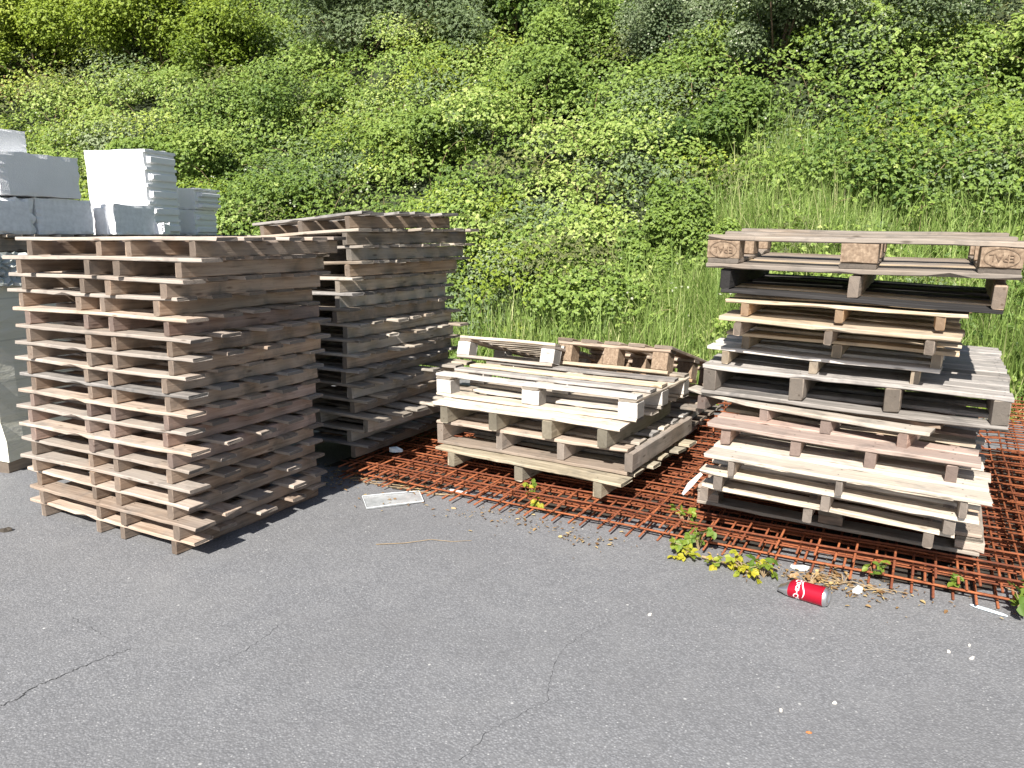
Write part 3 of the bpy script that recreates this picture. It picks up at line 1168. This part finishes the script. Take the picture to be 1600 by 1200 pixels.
def brambles():
    rng = np.random.default_rng(5)
    fo = Foliage()
    # the clump centres: random, denser near the foot where they show larger
    n = 2000
    x = rng.uniform(-17, 10, n)
    d = rng.uniform(-.1, 9.0, n) * rng.uniform(.55, 1, n)
    keep = rng.random(n) > grassy(x, d) * .62
    x, d = x[keep], d[keep]
    near = np.clip(1.25 - np.hypot(x, bank_foot(x) + d) / 22, .35, 1)
    for i in range(len(x)):
        rr = rng.uniform(.28, .62) * (1 if d[i] > .5 else .7)
        g0 = grassy(x[i], d[i])
        cz = float(bank_z(x[i], d[i])) + rr * rng.uniform(-.05, .32) + float(mound(x[i], d[i])) + .10
        cpos = np.array([x[i], float(bank_foot(x[i])) + d[i], cz])
        m = int(270 * (rr / .45) ** 2 * near[i]) + 25
        dr = shell(m, rng)
        rad = rr * (.62 + .5 * rng.random(m) ** .6)[:, None]
        P = cpos + dr * rad * np.array([1.15, 1.0, .85])
        N = dr * .45 + np.array([-.2, -.55, .68]) + rng.normal(0, .33, (m, 3))
        clump = np.clip(.47 + .14 * math.sin(x[i] * .9 + d[i] * .5) + rng.normal(0, .13), .05, .8)
        if x[i] < -4.5 and d[i] > 2.5:
            clump += .1
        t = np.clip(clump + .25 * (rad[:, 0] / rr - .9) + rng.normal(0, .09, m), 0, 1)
        big = rng.uniform(.026, .042)
        sel = rng.random()
        mi, wr = (0, .74) if sel < .70 else ((3, .5) if sel < .85 else ((4, .6) if sel < .94 else ((5, .45) if sel < .998 else (6, .4))))
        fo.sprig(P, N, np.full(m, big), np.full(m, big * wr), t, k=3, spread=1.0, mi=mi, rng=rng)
    # small white blossoms
    for q in range(420):
        xx, dd = rng.uniform(-10, 7), rng.uniform(.2, 5.0)
        m = rng.integers(1, 4)
        P = np.array([xx, float(bank_foot(xx)) + dd, float(bank_z(xx, dd)) + rng.uniform(.45, .75)]) + rng.normal(0, .05, (m, 3))
        fo.sprig(P, rng.normal(0, .3, (m, 3)) + [0, -.7, .6], np.full(m, .014), np.full(m, .014), np.full(m, .98), k=5, spread=1.25, droop=0, mi=2, rng=rng)
    # canes arching out
    for q in range(420):
        xx, dd = rng.uniform(-9, 7), rng.uniform(0, 5.5)
        p0 = np.array([xx, float(bank_foot(xx)) + dd, float(bank_z(xx, dd)) + .1])
        h = rng.uniform(.5, 1.0)
        az = rng.uniform(0, 6.28)
        tip = np.array([math.cos(az) * .5, math.sin(az) * .3 - .25, 0]) * h
        pts = [p0 + tip * f * f + np.array([0, 0, h * (f * 1.5 - f * f * .75)]) for f in np.linspace(0, 1, 6)]
        V, F = tube(pts, [.005 * (1 - .7 * f) for f in np.linspace(0, 1, 6)], 4)
        V = np.array([tuple(v) for v in V])
        F = np.array([f for f in F if len(f) == 4])
        fo.add(V, F, np.full(len(V), .5), 1)
        P = np.array([pts[k] for k in (2, 3, 4, 5) for _ in range(3)]) + rng.normal(0, .03, (12, 3))
        fo.sprig(P, rng.normal(0, .4, (12, 3)) + [0, -.2, .8], np.full(12, .042), np.full(12, .031), np.full(12, .6), rng=rng)
    o = fo.build("bramble_thicket", [LEAF['bramble'], M_CANE, LEAF['hawthorn'], LEAF['willow'], LEAF['beech'], LEAF['dull'], LEAF['dry']])
    tag(o, "dense thicket of light green brambles covering the sunny bank", "brambles", kind='stuff')


def nettles():
    rng = np.random.default_rng(15)
    fo = Foliage()
    n = 420
    x = rng.uniform(-16, 9, n)
    d = rng.uniform(1.2, 8.5, n)
    for i in range(n):
        rr = rng.uniform(.25, .5)
        cpos = np.array([x[i], float(bank_foot(x[i])) + d[i], float(bank_z(x[i], d[i])) + rr * .5 + float(mound(x[i], d[i])) * .8])
        m = int(190 * (rr / .4) ** 2)
        dr = shell(m, rng)
        rad = rr * (.6 + .5 * rng.random(m))[:, None]
        P = cpos + dr * rad
        N = dr * .45 + np.array([-.2, -.5, .7]) + rng.normal(0, .33, (m, 3))
        t = np.clip(rng.normal(.45, .12) + rng.normal(0, .12, m), 0, 1)
        fo.sprig(P, N, np.full(m, .046), np.full(m, .023), t, k=3, spread=.9, rng=rng)
    o = fo.build("green_undergrowth", [LEAF['nettle']])
    tag(o, "darker green undergrowth between the brambles on the bank", "undergrowth", kind='stuff')


def grass():
    rng = np.random.default_rng(25)
    n = 280000
    x = np.concatenate([rng.uniform(-3, 8, n // 2), rng.normal(3.2, .9, n // 2)])
    d = np.concatenate([rng.uniform(-.2, 3.6, n // 2), np.abs(rng.normal(.8, 1.0, n // 2))])
    g = grassy(x, d)
    keep = rng.random(len(x)) < g ** 1.3
    x, d, g = x[keep], d[keep], g[keep]
    n = len(x)
    P = np.stack([x, bank_foot(x) + d, np.where(d > 0, bank_z(x, d), 0)], -1)
    h = rng.uniform(.28, .75, n) * (.55 + .6 * g) * np.where(rng.random(n) < .12, 1.5, 1.0)
    h *= np.where((x > 2.0) & (x < 4.2) & (d > .6), 1.12, 1.0)
    az = rng.uniform(0, 2 * np.pi, n)
    lean = rng.uniform(.05, .5, n)
    dirv = np.stack([np.cos(az), np.sin(az), np.zeros(n)], -1)
    side = np.stack([-np.sin(az + rng.normal(0, .8, n)), np.cos(az), np.zeros(n)], -1)
    w = rng.uniform(.0035, .0075, n)
    V = []
    for f, ws in ((0, 1), (.4, .9), (.75, .6), (1, .08)):
        c = P + np.array([0, 0, 1]) * (h * (f - .25 * lean * f * f))[:, None] + dirv * (h * lean * f * f)[:, None]
        V += [c - side * (w * ws)[:, None], c + side * (w * ws)[:, None]]
    V = np.stack(V, 1)
    b = (np.arange(n) * 8)[:, None]
    F = np.concatenate([b + np.array([[2 * i, 2 * i + 1, 2 * i + 3, 2 * i + 2]]) for i in range(3)], 1).reshape(-1, 4)
    t = np.clip(rng.normal(.38, .17, n) + np.where(rng.random(n) < .17, rng.uniform(.2, .55, n), 0), 0, 1)
    T = np.repeat(t, 8)
    o = from_np("tall_grass", V.reshape(-1, 3), F, [LEAF['grass']], tint=T)
    tag(o, "tall bright grass growing at the foot of the bank", "grass", kind='stuff')


def shrub(name, label, x, d, size, species, nleaf, seed, leaf=(.045, .03), k=3, lobes=10, sink=.2, flat=.0, tshift=0.0, flowers=0, group=None, cat="bush", upn=.7, stems=6):
    rng = np.random.default_rng(seed)
    base = Vector((x, float(bank_foot(x)) + d, float(bank_z(x, d))))
    root = empty(name, loc=base)
    tag(root, label, cat, group)
    sx, sy, sz = size
    fo = Foliage()
    mb = MB()
    lobes = int(lobes * 1.9)
    for q in range(lobes):
        c = rng.normal(size=3)
        c = c / np.linalg.norm(c) * rng.uniform(.25, .98)
        c = np.array([c[0] * sx, c[1] * sy, sz * (.52 + c[2] * .5)])
        rr = rng.uniform(.20, .44)
        m = int(nleaf / lobes / k)
        dr = unit(rng.normal(size=(m, 3)) + np.array([0, -.3, .35]))
        rad = (.45 + .62 * rng.random(m) ** .7)[:, None]
        P = c + dr * rad * rr * np.array([sx, sy, sz * .62]) * np.array([1, 1, 1 - flat])
        if flat:
            P[:, 2] = c[2] + np.round((P[:, 2] - c[2]) / .17) * .17 + rng.normal(0, .02, m) - .12 * np.abs(P[:, 0] - c[0])
        N = dr * .4 + np.array([-.2, -.5, upn]) + rng.normal(0, .33, (m, 3))
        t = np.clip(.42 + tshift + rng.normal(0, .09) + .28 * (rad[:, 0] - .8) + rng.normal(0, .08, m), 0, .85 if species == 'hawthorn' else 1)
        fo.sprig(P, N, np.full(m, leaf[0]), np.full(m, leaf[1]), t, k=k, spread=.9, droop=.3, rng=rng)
        if flowers:
            nf = flowers // lobes
            dr = unit(rng.normal(size=(nf, 3)) + np.array([0, -.5, .5]))
            P = c + dr * rr * 1.05 * np.array([sx, sy, sz * .62])
            fo.sprig(P, dr + np.array([0, -.3, .5]), np.full(nf, .013), np.full(nf, .013), np.full(nf, .98), k=4, spread=1.5, droop=0, rng=rng)
        pts = [Vector((rng.uniform(-.08, .08), rng.uniform(-.08, .08), -.1)), Vector((c[0] * .45, c[1] * .45, c[2] * .45)), Vector(c)]
        if q < stems + 3:
            mb.add(*tube(pts, [.022, .014, .006], 5))
    fo.build("foliage", [LEAF[species]], root)
    mb.build("stem", [M_STEM], root, True)
    return root


brambles()
nettles()
grass()

SHR = [
    ("bush", "bright yellow green bush in the top left corner of the bank", -8.8, 5.6, (1.7, 1.1, 2.2), 'beech', 52000, dict(leaf=(.044, .028), tshift=.14)),
    ("bush", "olive brown bare-looking bush low at the far left edge of the bank", -9.3, 3.6, (1.0, .8, 1.1), 'dull', 9000, dict(leaf=(.04, .018))),
    ("bush", "tall yellow green bush with layered branches, second from the top left corner", -6.4, 5.6, (1.3, 1.0, 2.1), 'beech', 44000, dict(leaf=(.042, .026), tshift=.08)),
    ("bush", "dark layered bush in the upper left, right of the yellow green ones", -5.0, 5.0, (1.0, .9, 1.5), 'beech', 30000, dict(leaf=(.04, .024), tshift=-.12)),
    ("bush", "dull green bush above the left pallet stack, below the grey green willow", -3.7, 4.1, (1.1, .9, 1.1), 'bramble', 24000, dict(leaf=(.038, .027), tshift=-.08)),
    ("willow", "broad grey green willow bush at the top of the bank, left of centre", -2.5, 5.5, (1.35, 1.0, 2.0), 'willow', 44000, dict(leaf=(.05, .014), k=4)),
    ("willow", "grey green willow bush at the top centre with hanging narrow leaves", -.9, 5.5, (1.15, 1.0, 1.9), 'willow', 42000, dict(leaf=(.05, .014), k=4)),
    ("bush", "very dark bush at the top centre edge beside the willow", .1, 6.2, (.7, .8, 1.7), 'nettle', 12000, dict(leaf=(.06, .04), tshift=-.22)),
    ("bush", "mid green bush at the top, right of the dark one", 1.0, 5.2, (.9, .9, 1.5), 'nettle', 28000, dict(leaf=(0.038, 0.022))),
    ("hawthorn", "hawthorn at the top with greyish leaves and white blossom, left of two", 2.3, 4.8, (1.0, .9, 1.6), 'hawthorn', 56000, dict(leaf=(.026, .018), tshift=-.02, flowers=500)),
    ("hawthorn", "hawthorn with white blossom overhanging a dark hollow at the top right", 3.4, 4.3, (1.05, .9, 1.5), 'hawthorn', 56000, dict(leaf=(.026, .018), tshift=-.02, flowers=400)),
    ("bush", "dark green bush at the top right between hawthorn and right edge", 4.7, 4.3, (1.0, .9, 1.5), 'hawthorn', 46000, dict(leaf=(.027, .019), tshift=.02, flowers=300)),
    ("bush", "yellow green bush in the top right corner of the bank", 6.0, 3.9, (1.1, .9, 1.5), 'bramble', 30000, dict(leaf=(.042, .030), tshift=.04)),
    ("bush", "dark green leafy bush standing left of the tall grass on the lower bank", 1.75, 1.25, (.55, .5, 1.15), 'nettle', 28000, dict(leaf=(.034, .022))),
    ("bush", "dark shaded bush under the blossoming hawthorn", 2.7, 3.3, (.7, .6, .9), 'nettle', 18000, dict(leaf=(0.038, 0.024), tshift=-.2)),
    ("bush", "mid green bush on the bank above the middle pallet stack", -1.3, 3.0, (.9, .7, .9), 'nettle', 22000, dict(leaf=(0.039, 0.024))),
    ("bush", "rounded green bush above the white foam on the left", -4.9, 2.9, (1.0, .8, .9), 'nettle', 24000, dict(leaf=(0.041, 0.026), tshift=.05)),
    ("bush", "dark green bush high in the centre, below the willow", .3, 4.1, (.8, .7, 1.0), 'nettle', 20000, dict(leaf=(0.038, 0.022), tshift=-.05)),
]
for i, (nm, lab, x, d, size, sp, nl, kw) in enumerate(SHR):
    shrub(nm, lab, x, d, size, sp, nl, 900 + i, cat=nm if nm != 'willow' else 'willow bush', **kw)
# background row beyond the frame top so that the bank stays closed from the side
for i, (x, d) in enumerate([(-12, 7.5), (-9.8, 8.2), (-7.6, 8.4), (-5.4, 8.0), (-3.4, 8.4), (-1.4, 8.2), (.8, 7.8), (3, 7.2), (5.2, 6.6), (7.5, 6.2)]):
    shrub("bush", "tall bush in the row along the crest of the bank", x, d, (1.5, 1.2, 2.6), ['nettle', 'bramble', 'beech'][i % 3], 12000, 950 + i,
          leaf=(.075, .05), group="bushes along the crest")

# ------------------------------------------------------------------ weeds and litter on the asphalt
def weed(label, x, y, z, n, h, spread_r, seed, lsize=.05, tint=.5, stems=5, species='weed'):
    rng = np.random.default_rng(seed)
    root = empty("weed", loc=(x, y, z))
    tag(root, label, "weed", "weeds creeping out of the mesh")
    fo = Foliage()
    mb = MB()
    for s in range(stems):
        az = rng.uniform(0, 6.28)
        tip = Vector((math.cos(az) * spread_r * rng.uniform(.4, 1), math.sin(az) * spread_r * rng.uniform(.3, .9), h * rng.uniform(.4, 1)))
        pts = [Vector((0, 0, 0)), tip * .5 + Vector((0, 0, h * .3)), tip]
        mb.add(*tube(pts, [.0028, .002, .001], 4))
        m = max(2, n // stems)
        f = rng.uniform(.3, 1, m)
        P = np.array([tuple(pts[1] * (2 * q) if q < .5 else pts[1].lerp(pts[2], 2 * q - 1)) for q in f]) + rng.normal(0, .012, (m, 3))
        P[:, 2] = np.maximum(P[:, 2], .012)
        fo.sprig(P, rng.normal(0, .35, (m, 3)) + [0, -.25, .8], np.full(m, lsize * .68), np.full(m, lsize * .5), np.clip(tint + .06 + rng.normal(0, .22, m), 0, 1), k=3, rng=rng)
    fo.build("leaves", [LEAF[species]], root)
    mb.build("stem", [M_CANE], root)


weed("yellow green weed at the mesh edge, leftmost clump by the can", .80, 3.12, 0, 16, .08, .11, 1, .045, .62)
weed("green weed clump between the yellow weeds and the mesh", .85, 3.20, 0, 12, .13, .09, 2, .05, .25)
weed("yellowing weed trailing along the asphalt towards the can", .95, 3.02, 0, 16, .06, .13, 3, .045, .75)
weed("bright yellow low weed spreading on the asphalt left of the can", .99, 2.96, 0, 16, .05, .12, 21, .045, .85)
weed("small yellow weed at the leftmost tip of the weeds along the mesh", .745, 3.13, 0, 9, .05, .07, 22, .045, .8, 4)
weed("green leafy weed just left of the red can", 1.055, 2.925, 0, 14, .10, .08, 4, .05, .3)
weed("small pale weed poking out of the mesh in front of the centre pile", .09, 3.74, .05, 7, .11, .07, 5, .045, .5, 3)
weed("pale weed hanging over the mesh bars below the mossy pallet", .13, 3.70, 0, 6, .07, .05, 6, .045, .6, 3)
weed("round leaved weed at the right edge of the picture beside the mesh", 1.93, 2.60, 0, 16, .13, .11, 7, .065, .2)
weed("weed growing through the mesh between centre pile and right stack", .82, 3.34, .05, 12, .10, .08, 8, .045, .5)
weed("green leaves growing through the mesh in front of the right stack", 1.50, 2.90, .02, 4, .08, .08, 9, .045, .2, 3)
weed("green leaves between the mesh bars at the right stack's near corner", 1.75, 2.80, .02, 4, .07, .07, 10, .045, .25, 3)
weed("brown withered weed right of the red can", 1.36, 2.86, 0, 12, .05, .13, 11, .035, .5, 6, 'dry')
weed("withered reddish weed behind the red can", 1.22, 2.86, 0, 10, .05, .08, 12, .03, .3, 5, 'dry')
weed("low green weeds behind the rusty mesh at the right edge", 3.55, 5.35, 0, 40, .25, .5, 13, .055, .35, 9)
weed("low green weeds seen through the mesh between the piles", 1.75, 5.9, 0, 40, .25, .4, 14, .055, .4, 9)


def scrap(name, label, cat, pts, thick, mat, crumple=0.0, seed=0, group=None):
    """thin irregular sheet with real thickness"""
    r = random.Random(seed)
    V = [(p[0], p[1], p[2] + thick + r.uniform(0, crumple)) for p in pts] + [(p[0], p[1], p[2]) for p in pts]
    n = len(pts)
    c = (sum(p[0] for p in pts) / n, sum(p[1] for p in pts) / n, pts[0][2] + thick + crumple)
    V.append(c)
    F = [(i, (i + 1) % n, 2 * n) for i in range(n)] + [tuple(reversed(range(n, 2 * n)))] + [(i, n + i, n + (i + 1) % n, (i + 1) % n) for i in range(n)]
    o = py_mesh(name, V, F, [mat])
    return tag(o, label, cat, group)


M_PAPER = simple("white_paper", (.78, .78, .76), .7)
M_BLUISH = simple("bluish_plastic", (.62, .72, .78), .35)


def blob(x, y, z, rx, ry, n, seed, rot=0):
    r = random.Random(seed)
    return [(x + math.cos(rot) * rx * q * math.cos(t) - math.sin(rot) * ry * q * math.sin(t), y + math.sin(rot) * rx * q * math.cos(t) + math.cos(rot) * ry * q * math.sin(t), z)
            for t, q in [(2 * math.pi * k / n, r.uniform(.7, 1.1)) for k in range(n)]]


scrap("paper_scrap", "white torn paper scrap lying under the mesh stubs left of the can", "litter", blob(1.235, 3.0, .004, .045, .022, 9, 1, -.5), .002, M_PAPER, .012, 1, "litter scraps")
scrap("paper_scrap", "white paper scrap right of the red can", "litter", blob(1.385, 2.795, .003, .022, .026, 7, 2), .002, M_PAPER, .014, 2, "litter scraps")
scrap("paper_scrap", "flat white scrap at the mesh edge behind the clear plastic sheet", "litter", blob(-.30, 3.985, .003, .07, .025, 9, 3, -.5), .002, M_PAPER, .006, 3, "litter scraps")
scrap("plastic_scrap", "crumpled bluish scrap on the mesh below the middle stack", "litter", blob(-.70, 4.40, .118, .045, .025, 11, 4), .003, M_BLUISH, .028, 4, "litter scraps")
scrap("plastic_strip", "long white plastic strip under the mesh at the right edge", "litter", blob(1.815, 2.63, .004, .065, .009, 8, 5, -.80), .002, M_BLUISH, .004, 5, "litter scraps")
for i, (x, y, s) in enumerate([(.519, 2.601, .009), (1.498, 2.344, .009), (1.553, 2.304, .011), (1.593, 2.385, .007), (.986, 2.057, .009), (.808, 2.019, .008)]):
    o = scrap("stone", "small pale stone chip lying on the open asphalt", "stone", blob(x, y, .001, s * .75, s * .55, 6, 20 + i), .003, simple("pale_stone", (.55, .52, .48), .8), .007, i, "stone chips on the asphalt")
scrap("dry_leaf", "orange dry leaf on the asphalt near the bottom right", "leaf", blob(.855, 1.919, .002, .011, .007, 6, 31), .001, simple("orange_leaf", (.42, .15, .05), .8), .004, 31)
scrap("dry_leaf", "tan dry leaf on the asphalt in front of the centre pile", "leaf", blob(-.302, 3.732, .002, .016, .010, 6, 32), .001, simple("tan_leaf", (.45, .32, .18), .8), .006, 32)
scrap("dirt_crumb", "dark clump of dirt on the asphalt at the left edge", "dirt", blob(-2.453, 3.427, .001, .03, .018, 8, 33), .003, simple("dirt", (.06, .05, .04), .9), .014, 33)


def litter():
    rng = np.random.default_rng(77)
    n = 1000
    f = rng.random(n)
    wob = .10 * np.sin(f * 23) + .05 * np.sin(f * 61)
    P = np.stack([-1.25 + 3.35 * f, 4.20 - 1.72 * f, np.full(n, .006)], -1)
    off = np.where(rng.random(n) < .6, rng.normal(-.02, .05, n) + wob * .4, rng.normal(.15, .18, n))
    clus = (np.sin(f * 17 + 1) + np.sin(f * 41) > rng.normal(0, .8, n))
    P += np.stack([off * .46, off * .89, np.zeros(n)], -1)
    P = P[clus]
    m = 200
    Q = np.stack([rng.normal(-.95, .2, m), rng.normal(4.22, .06, m), np.full(m, .006)], -1)
    Q[:, 1] -= (Q[:, 0] + .82) * .35
    K = np.stack([rng.normal(1.28, .13, m), rng.normal(2.88, .05, m), np.full(m, .006)], -1)
    K[:, 1] -= (K[:, 0] - 1.28) * .5
    P = np.concatenate([P, Q, K])
    n = len(P)
    P[:, 2] += rng.uniform(0, .006, n)
    D = rng.normal(size=(n, 3)) * [1, 1, .15]
    L = rng.uniform(.008, .028, n)
    V, F = leaves(P, D, rng.normal(0, .25, (n, 3)) + [0, 0, 1], L, L * rng.uniform(.15, .6, n))
    o = from_np("leaf_litter", V, F, [LEAF['dry']], tint=np.repeat(rng.random(n), 6))
    tag(o, "dry brown leaf litter and grit strewn along the edge of the rusty mesh", "leaf litter", kind='stuff')


litter()


def twig(label, pts, rad):
    V, F = tube(pts, [rad * (1 - .5 * i / (len(pts) - 1)) for i in range(len(pts))], 5)
    tag(py_mesh("twig", V, F, [M_CANE]), label, "twig", "dry twigs on the ground")


twig("thin dry twig lying alone on the asphalt in the middle", [(-.63, 3.26, .004), (-.50, 3.27, .006), (-.38, 3.31, .007), (-.28, 3.29, .005), (-.19, 3.305, .004)], .0018)
r = random.Random(77)
for i in range(9):
    x, y = -1.0 + i * .07, 4.22 - i * .035
    twig("dry brown twig among the sweepings beside the clear plastic sheet",
         [(x, y, .006), (x + .10, y - .03 + r.uniform(-.03, .03), .014), (x + .22, y - .06 + r.uniform(-.05, .05), .008)], .0028)
for i in range(5):
    x, y = 1.22 + i * .05, 2.90 - i * .025
    twig("withered stalk lying behind and right of the red can",
         [(x, y, .006), (x + .07, y + r.uniform(-.03, .02), .02), (x + .15, y + r.uniform(-.07, .0), .008)], .0024)
twig("yellow dry stalk lying among the weeds left of the can", [(.84, 3.10, .015), (.95, 3.0, .02), (1.03, 2.90, .012)], .007)
tag(py_mesh("splinter", *tube([(.86, 3.60, .125), (.90, 3.625, .165), (.965, 3.66, .215)], [.008, .020, .012], 4), [W['white']]),
    "pale broken wood splinter leaning at the left foot of the right stack", "wood splinter")

# clear plastic plate
t = NT("clear_plastic")
tc = t.n("ShaderNodeTexCoord")
f = t.noise(tc.outputs['Object'], 14, 5, .6)
t.l(t.mix(t.ramp(f, .35, .7), (.42, .44, .45), (.66, .68, .69)), t.b.inputs['Base Color'])
t.b.inputs['Roughness'].default_value = .18
t.b.inputs['Transmission Weight'].default_value = .35
M_PLATE = t.m
root = empty("plastic_sheet", loc=(-.645, 3.85, .003))
tag(root, "clear scratched plastic sheet lying on the asphalt in front of the middle stack", "plastic sheet")
cs = [Vector((-.819 + .645, 3.899 - 3.85, 0)), Vector((-.518 + .645, 3.983 - 3.85, 0)), Vector((-.474 + .645, 3.819 - 3.85, 0)), Vector((-.759 + .645, 3.713 - 3.85, 0))]
mb = MB()
N_ = 10
for i in range(N_ + 1):
    for k in range(N_ + 1):
        p = cs[0].lerp(cs[1], i / N_).lerp(cs[3].lerp(cs[2], i / N_), k / N_)
        mb.V.append(Vector((p.x, p.y, .004 + .0012 * math.sin(i * .5 + k * .35))))
for i in range(N_):
    for k in range(N_):
        b = i * (N_ + 1) + k
        mb.F.append((b, b + 1, b + N_ + 2, b + N_ + 1))
        mb.m.append(0)
pl = mb.build("sheet", [M_PLATE], root)
sm = pl.modifiers.new("thick", 'SOLIDIFY')
sm.thickness = .0025
for i in range(4):
    V, F = tube([cs[i] + Vector((0, 0, .008)), cs[i].lerp(cs[(i + 1) % 4], .5) + Vector((0, 0, .010)), cs[(i + 1) % 4] + Vector((0, 0, .008))], [.002, .0024, .002], 5)
    py_mesh("rim", V, F, [simple("plastic_rim", (.66, .69, .71), .3)], root)

# ------------------------------------------------------------------ red drink can
M_RED = simple("red_can_paint", (.42, .008, .028), .28, metal=.35, spec=.5)
M_ALU = simple("bare_aluminium", (.62, .62, .63), .32, metal=.9)
M_INK = simple("white_ink", (.82, .82, .82), .4)
pl_, pr_ = Vector((1.078, 2.786, .033)), Vector((1.208, 2.677, .033))
ax = (pr_ - pl_).normalized()
yv = Vector((0, 0, 1)).cross(ax)
M = Matrix((ax, yv, Vector((0, 0, 1)))).transposed().to_4x4()
M.translation = pl_ + Vector((0, 0, .004))
M = M @ Matrix.Scale(1.14, 4) @ Matrix.Scale(1.08, 4, Vector((1, 0, 0)))
can = empty("drink_can", M)
tag(can, "crumpled red drink can with white script lying on the asphalt", "can")
CL = .150


def lathe(prof, n=40, dent=None):
    V, F = [], []
    for (x, rr) in prof:
        for k in range(n):
            an = 2 * math.pi * k / n
            q = Vector((x, rr * math.cos(an), rr * math.sin(an)))
            if dent:
                q = dent(q)
            V.append(q)
    for i in range(len(prof) - 1):
        for k in range(n):
            F.append((i * n + k, (i + 1) * n + k, (i + 1) * n + (k + 1) % n, i * n + (k + 1) % n))
    return V, F


def dent(q):
    f = max(0, 1 - q.x / .045)
    q = q.copy()
    if q.z > -.01:
        q.z -= f * .030 * max(0, (q.z + .01) / .04)
    if .06 < q.x < .11 and q.y > .01:
        q.y -= .006 * math.sin((q.x - .06) / .05 * math.pi)
    return q


prof = [(x, .033) for x in np.linspace(.03, .137, 12)]
V, F = lathe(prof, dent=dent)
body_o = py_mesh("painted_body", V, F, [M_RED], can, smooth=True)
V, F = lathe([(.137, .033), (.142, .032), (.148, .027), (.150, .0245), (.147, .022), (.143, .012), (.142, .0005)])
py_mesh("base", V, F, [M_ALU], can, smooth=True)
V, F = lathe([(-.006, .022), (-.004, .0255), (.004, .0262), (.018, .031), (.030, .033)], dent=dent)
py_mesh("neck", V, F, [M_ALU], can, smooth=True)
V, F = lathe([(-.003, .0005), (-.003, .020), (-.006, .022)], dent=dent)
py_mesh("lid", V, F, [M_ALU], can, smooth=True)


def on_can(me, x0, ang0):
    """wrap a flat text mesh (x right, y up) round the can: text x runs along the circumference"""
    for v in me.vertices:
        u_, w_ = v.co.x, v.co.y
        an = ang0 + u_ / .0333
        rr = .0333 + v.co.z
        q = Vector((x0 - w_, rr * math.cos(an), rr * math.sin(an)))
        v.co = dent(q)


def ctext(body, size, shear=0.0):
    cu = bpy.data.curves.new("txt", 'FONT')
    cu.body = body
    cu.size = size
    cu.shear = shear
    cu.align_x = 'CENTER'
    cu.align_y = 'CENTER'
    cu.extrude = .0001
    cu.offset = .0004
    cu.resolution_u = 3
    ob = bpy.data.objects.new("tmp", cu)
    COL.objects.link(ob)
    me = bpy.data.meshes.new_from_object(ob.evaluated_get(bpy.context.evaluated_depsgraph_get()))
    bpy.data.objects.remove(ob)
    bm = bmesh.new()
    bm.from_mesh(me)
    bmesh.ops.triangulate(bm, faces=bm.faces)
    bmesh.ops.subdivide_edges(bm, edges=[e_ for e_ in bm.edges if e_.calc_length() > .004], cuts=2)
    bm.to_mesh(me)
    bm.free()
    me.materials.clear()
    me.materials.append(M_INK)
    return me


CAM_SIDE = math.radians(205)              # angle on the can facing the camera and up
me = ctext("Coca-Cola", .024, .35)
on_can(me, .058, math.radians(165))
link("script", me, body_o)
# sweeping underline of the script
V, F = [], []
for k in range(30):
    f = k / 29
    an = math.radians(205 - 130 * f)
    xx = .076 + .006 * math.sin(f * 6.0)
    w = .0016 * math.sin(math.pi * f) + .0005
    for s in (-1, 1):
        V.append(dent(Vector((xx + s * w, .0336 * math.cos(an), .0336 * math.sin(an)))))
    if k:
        F.append((2 * k - 2, 2 * k - 1, 2 * k + 1, 2 * k))
py_mesh("swoosh", V, F, [M_INK], body_o)
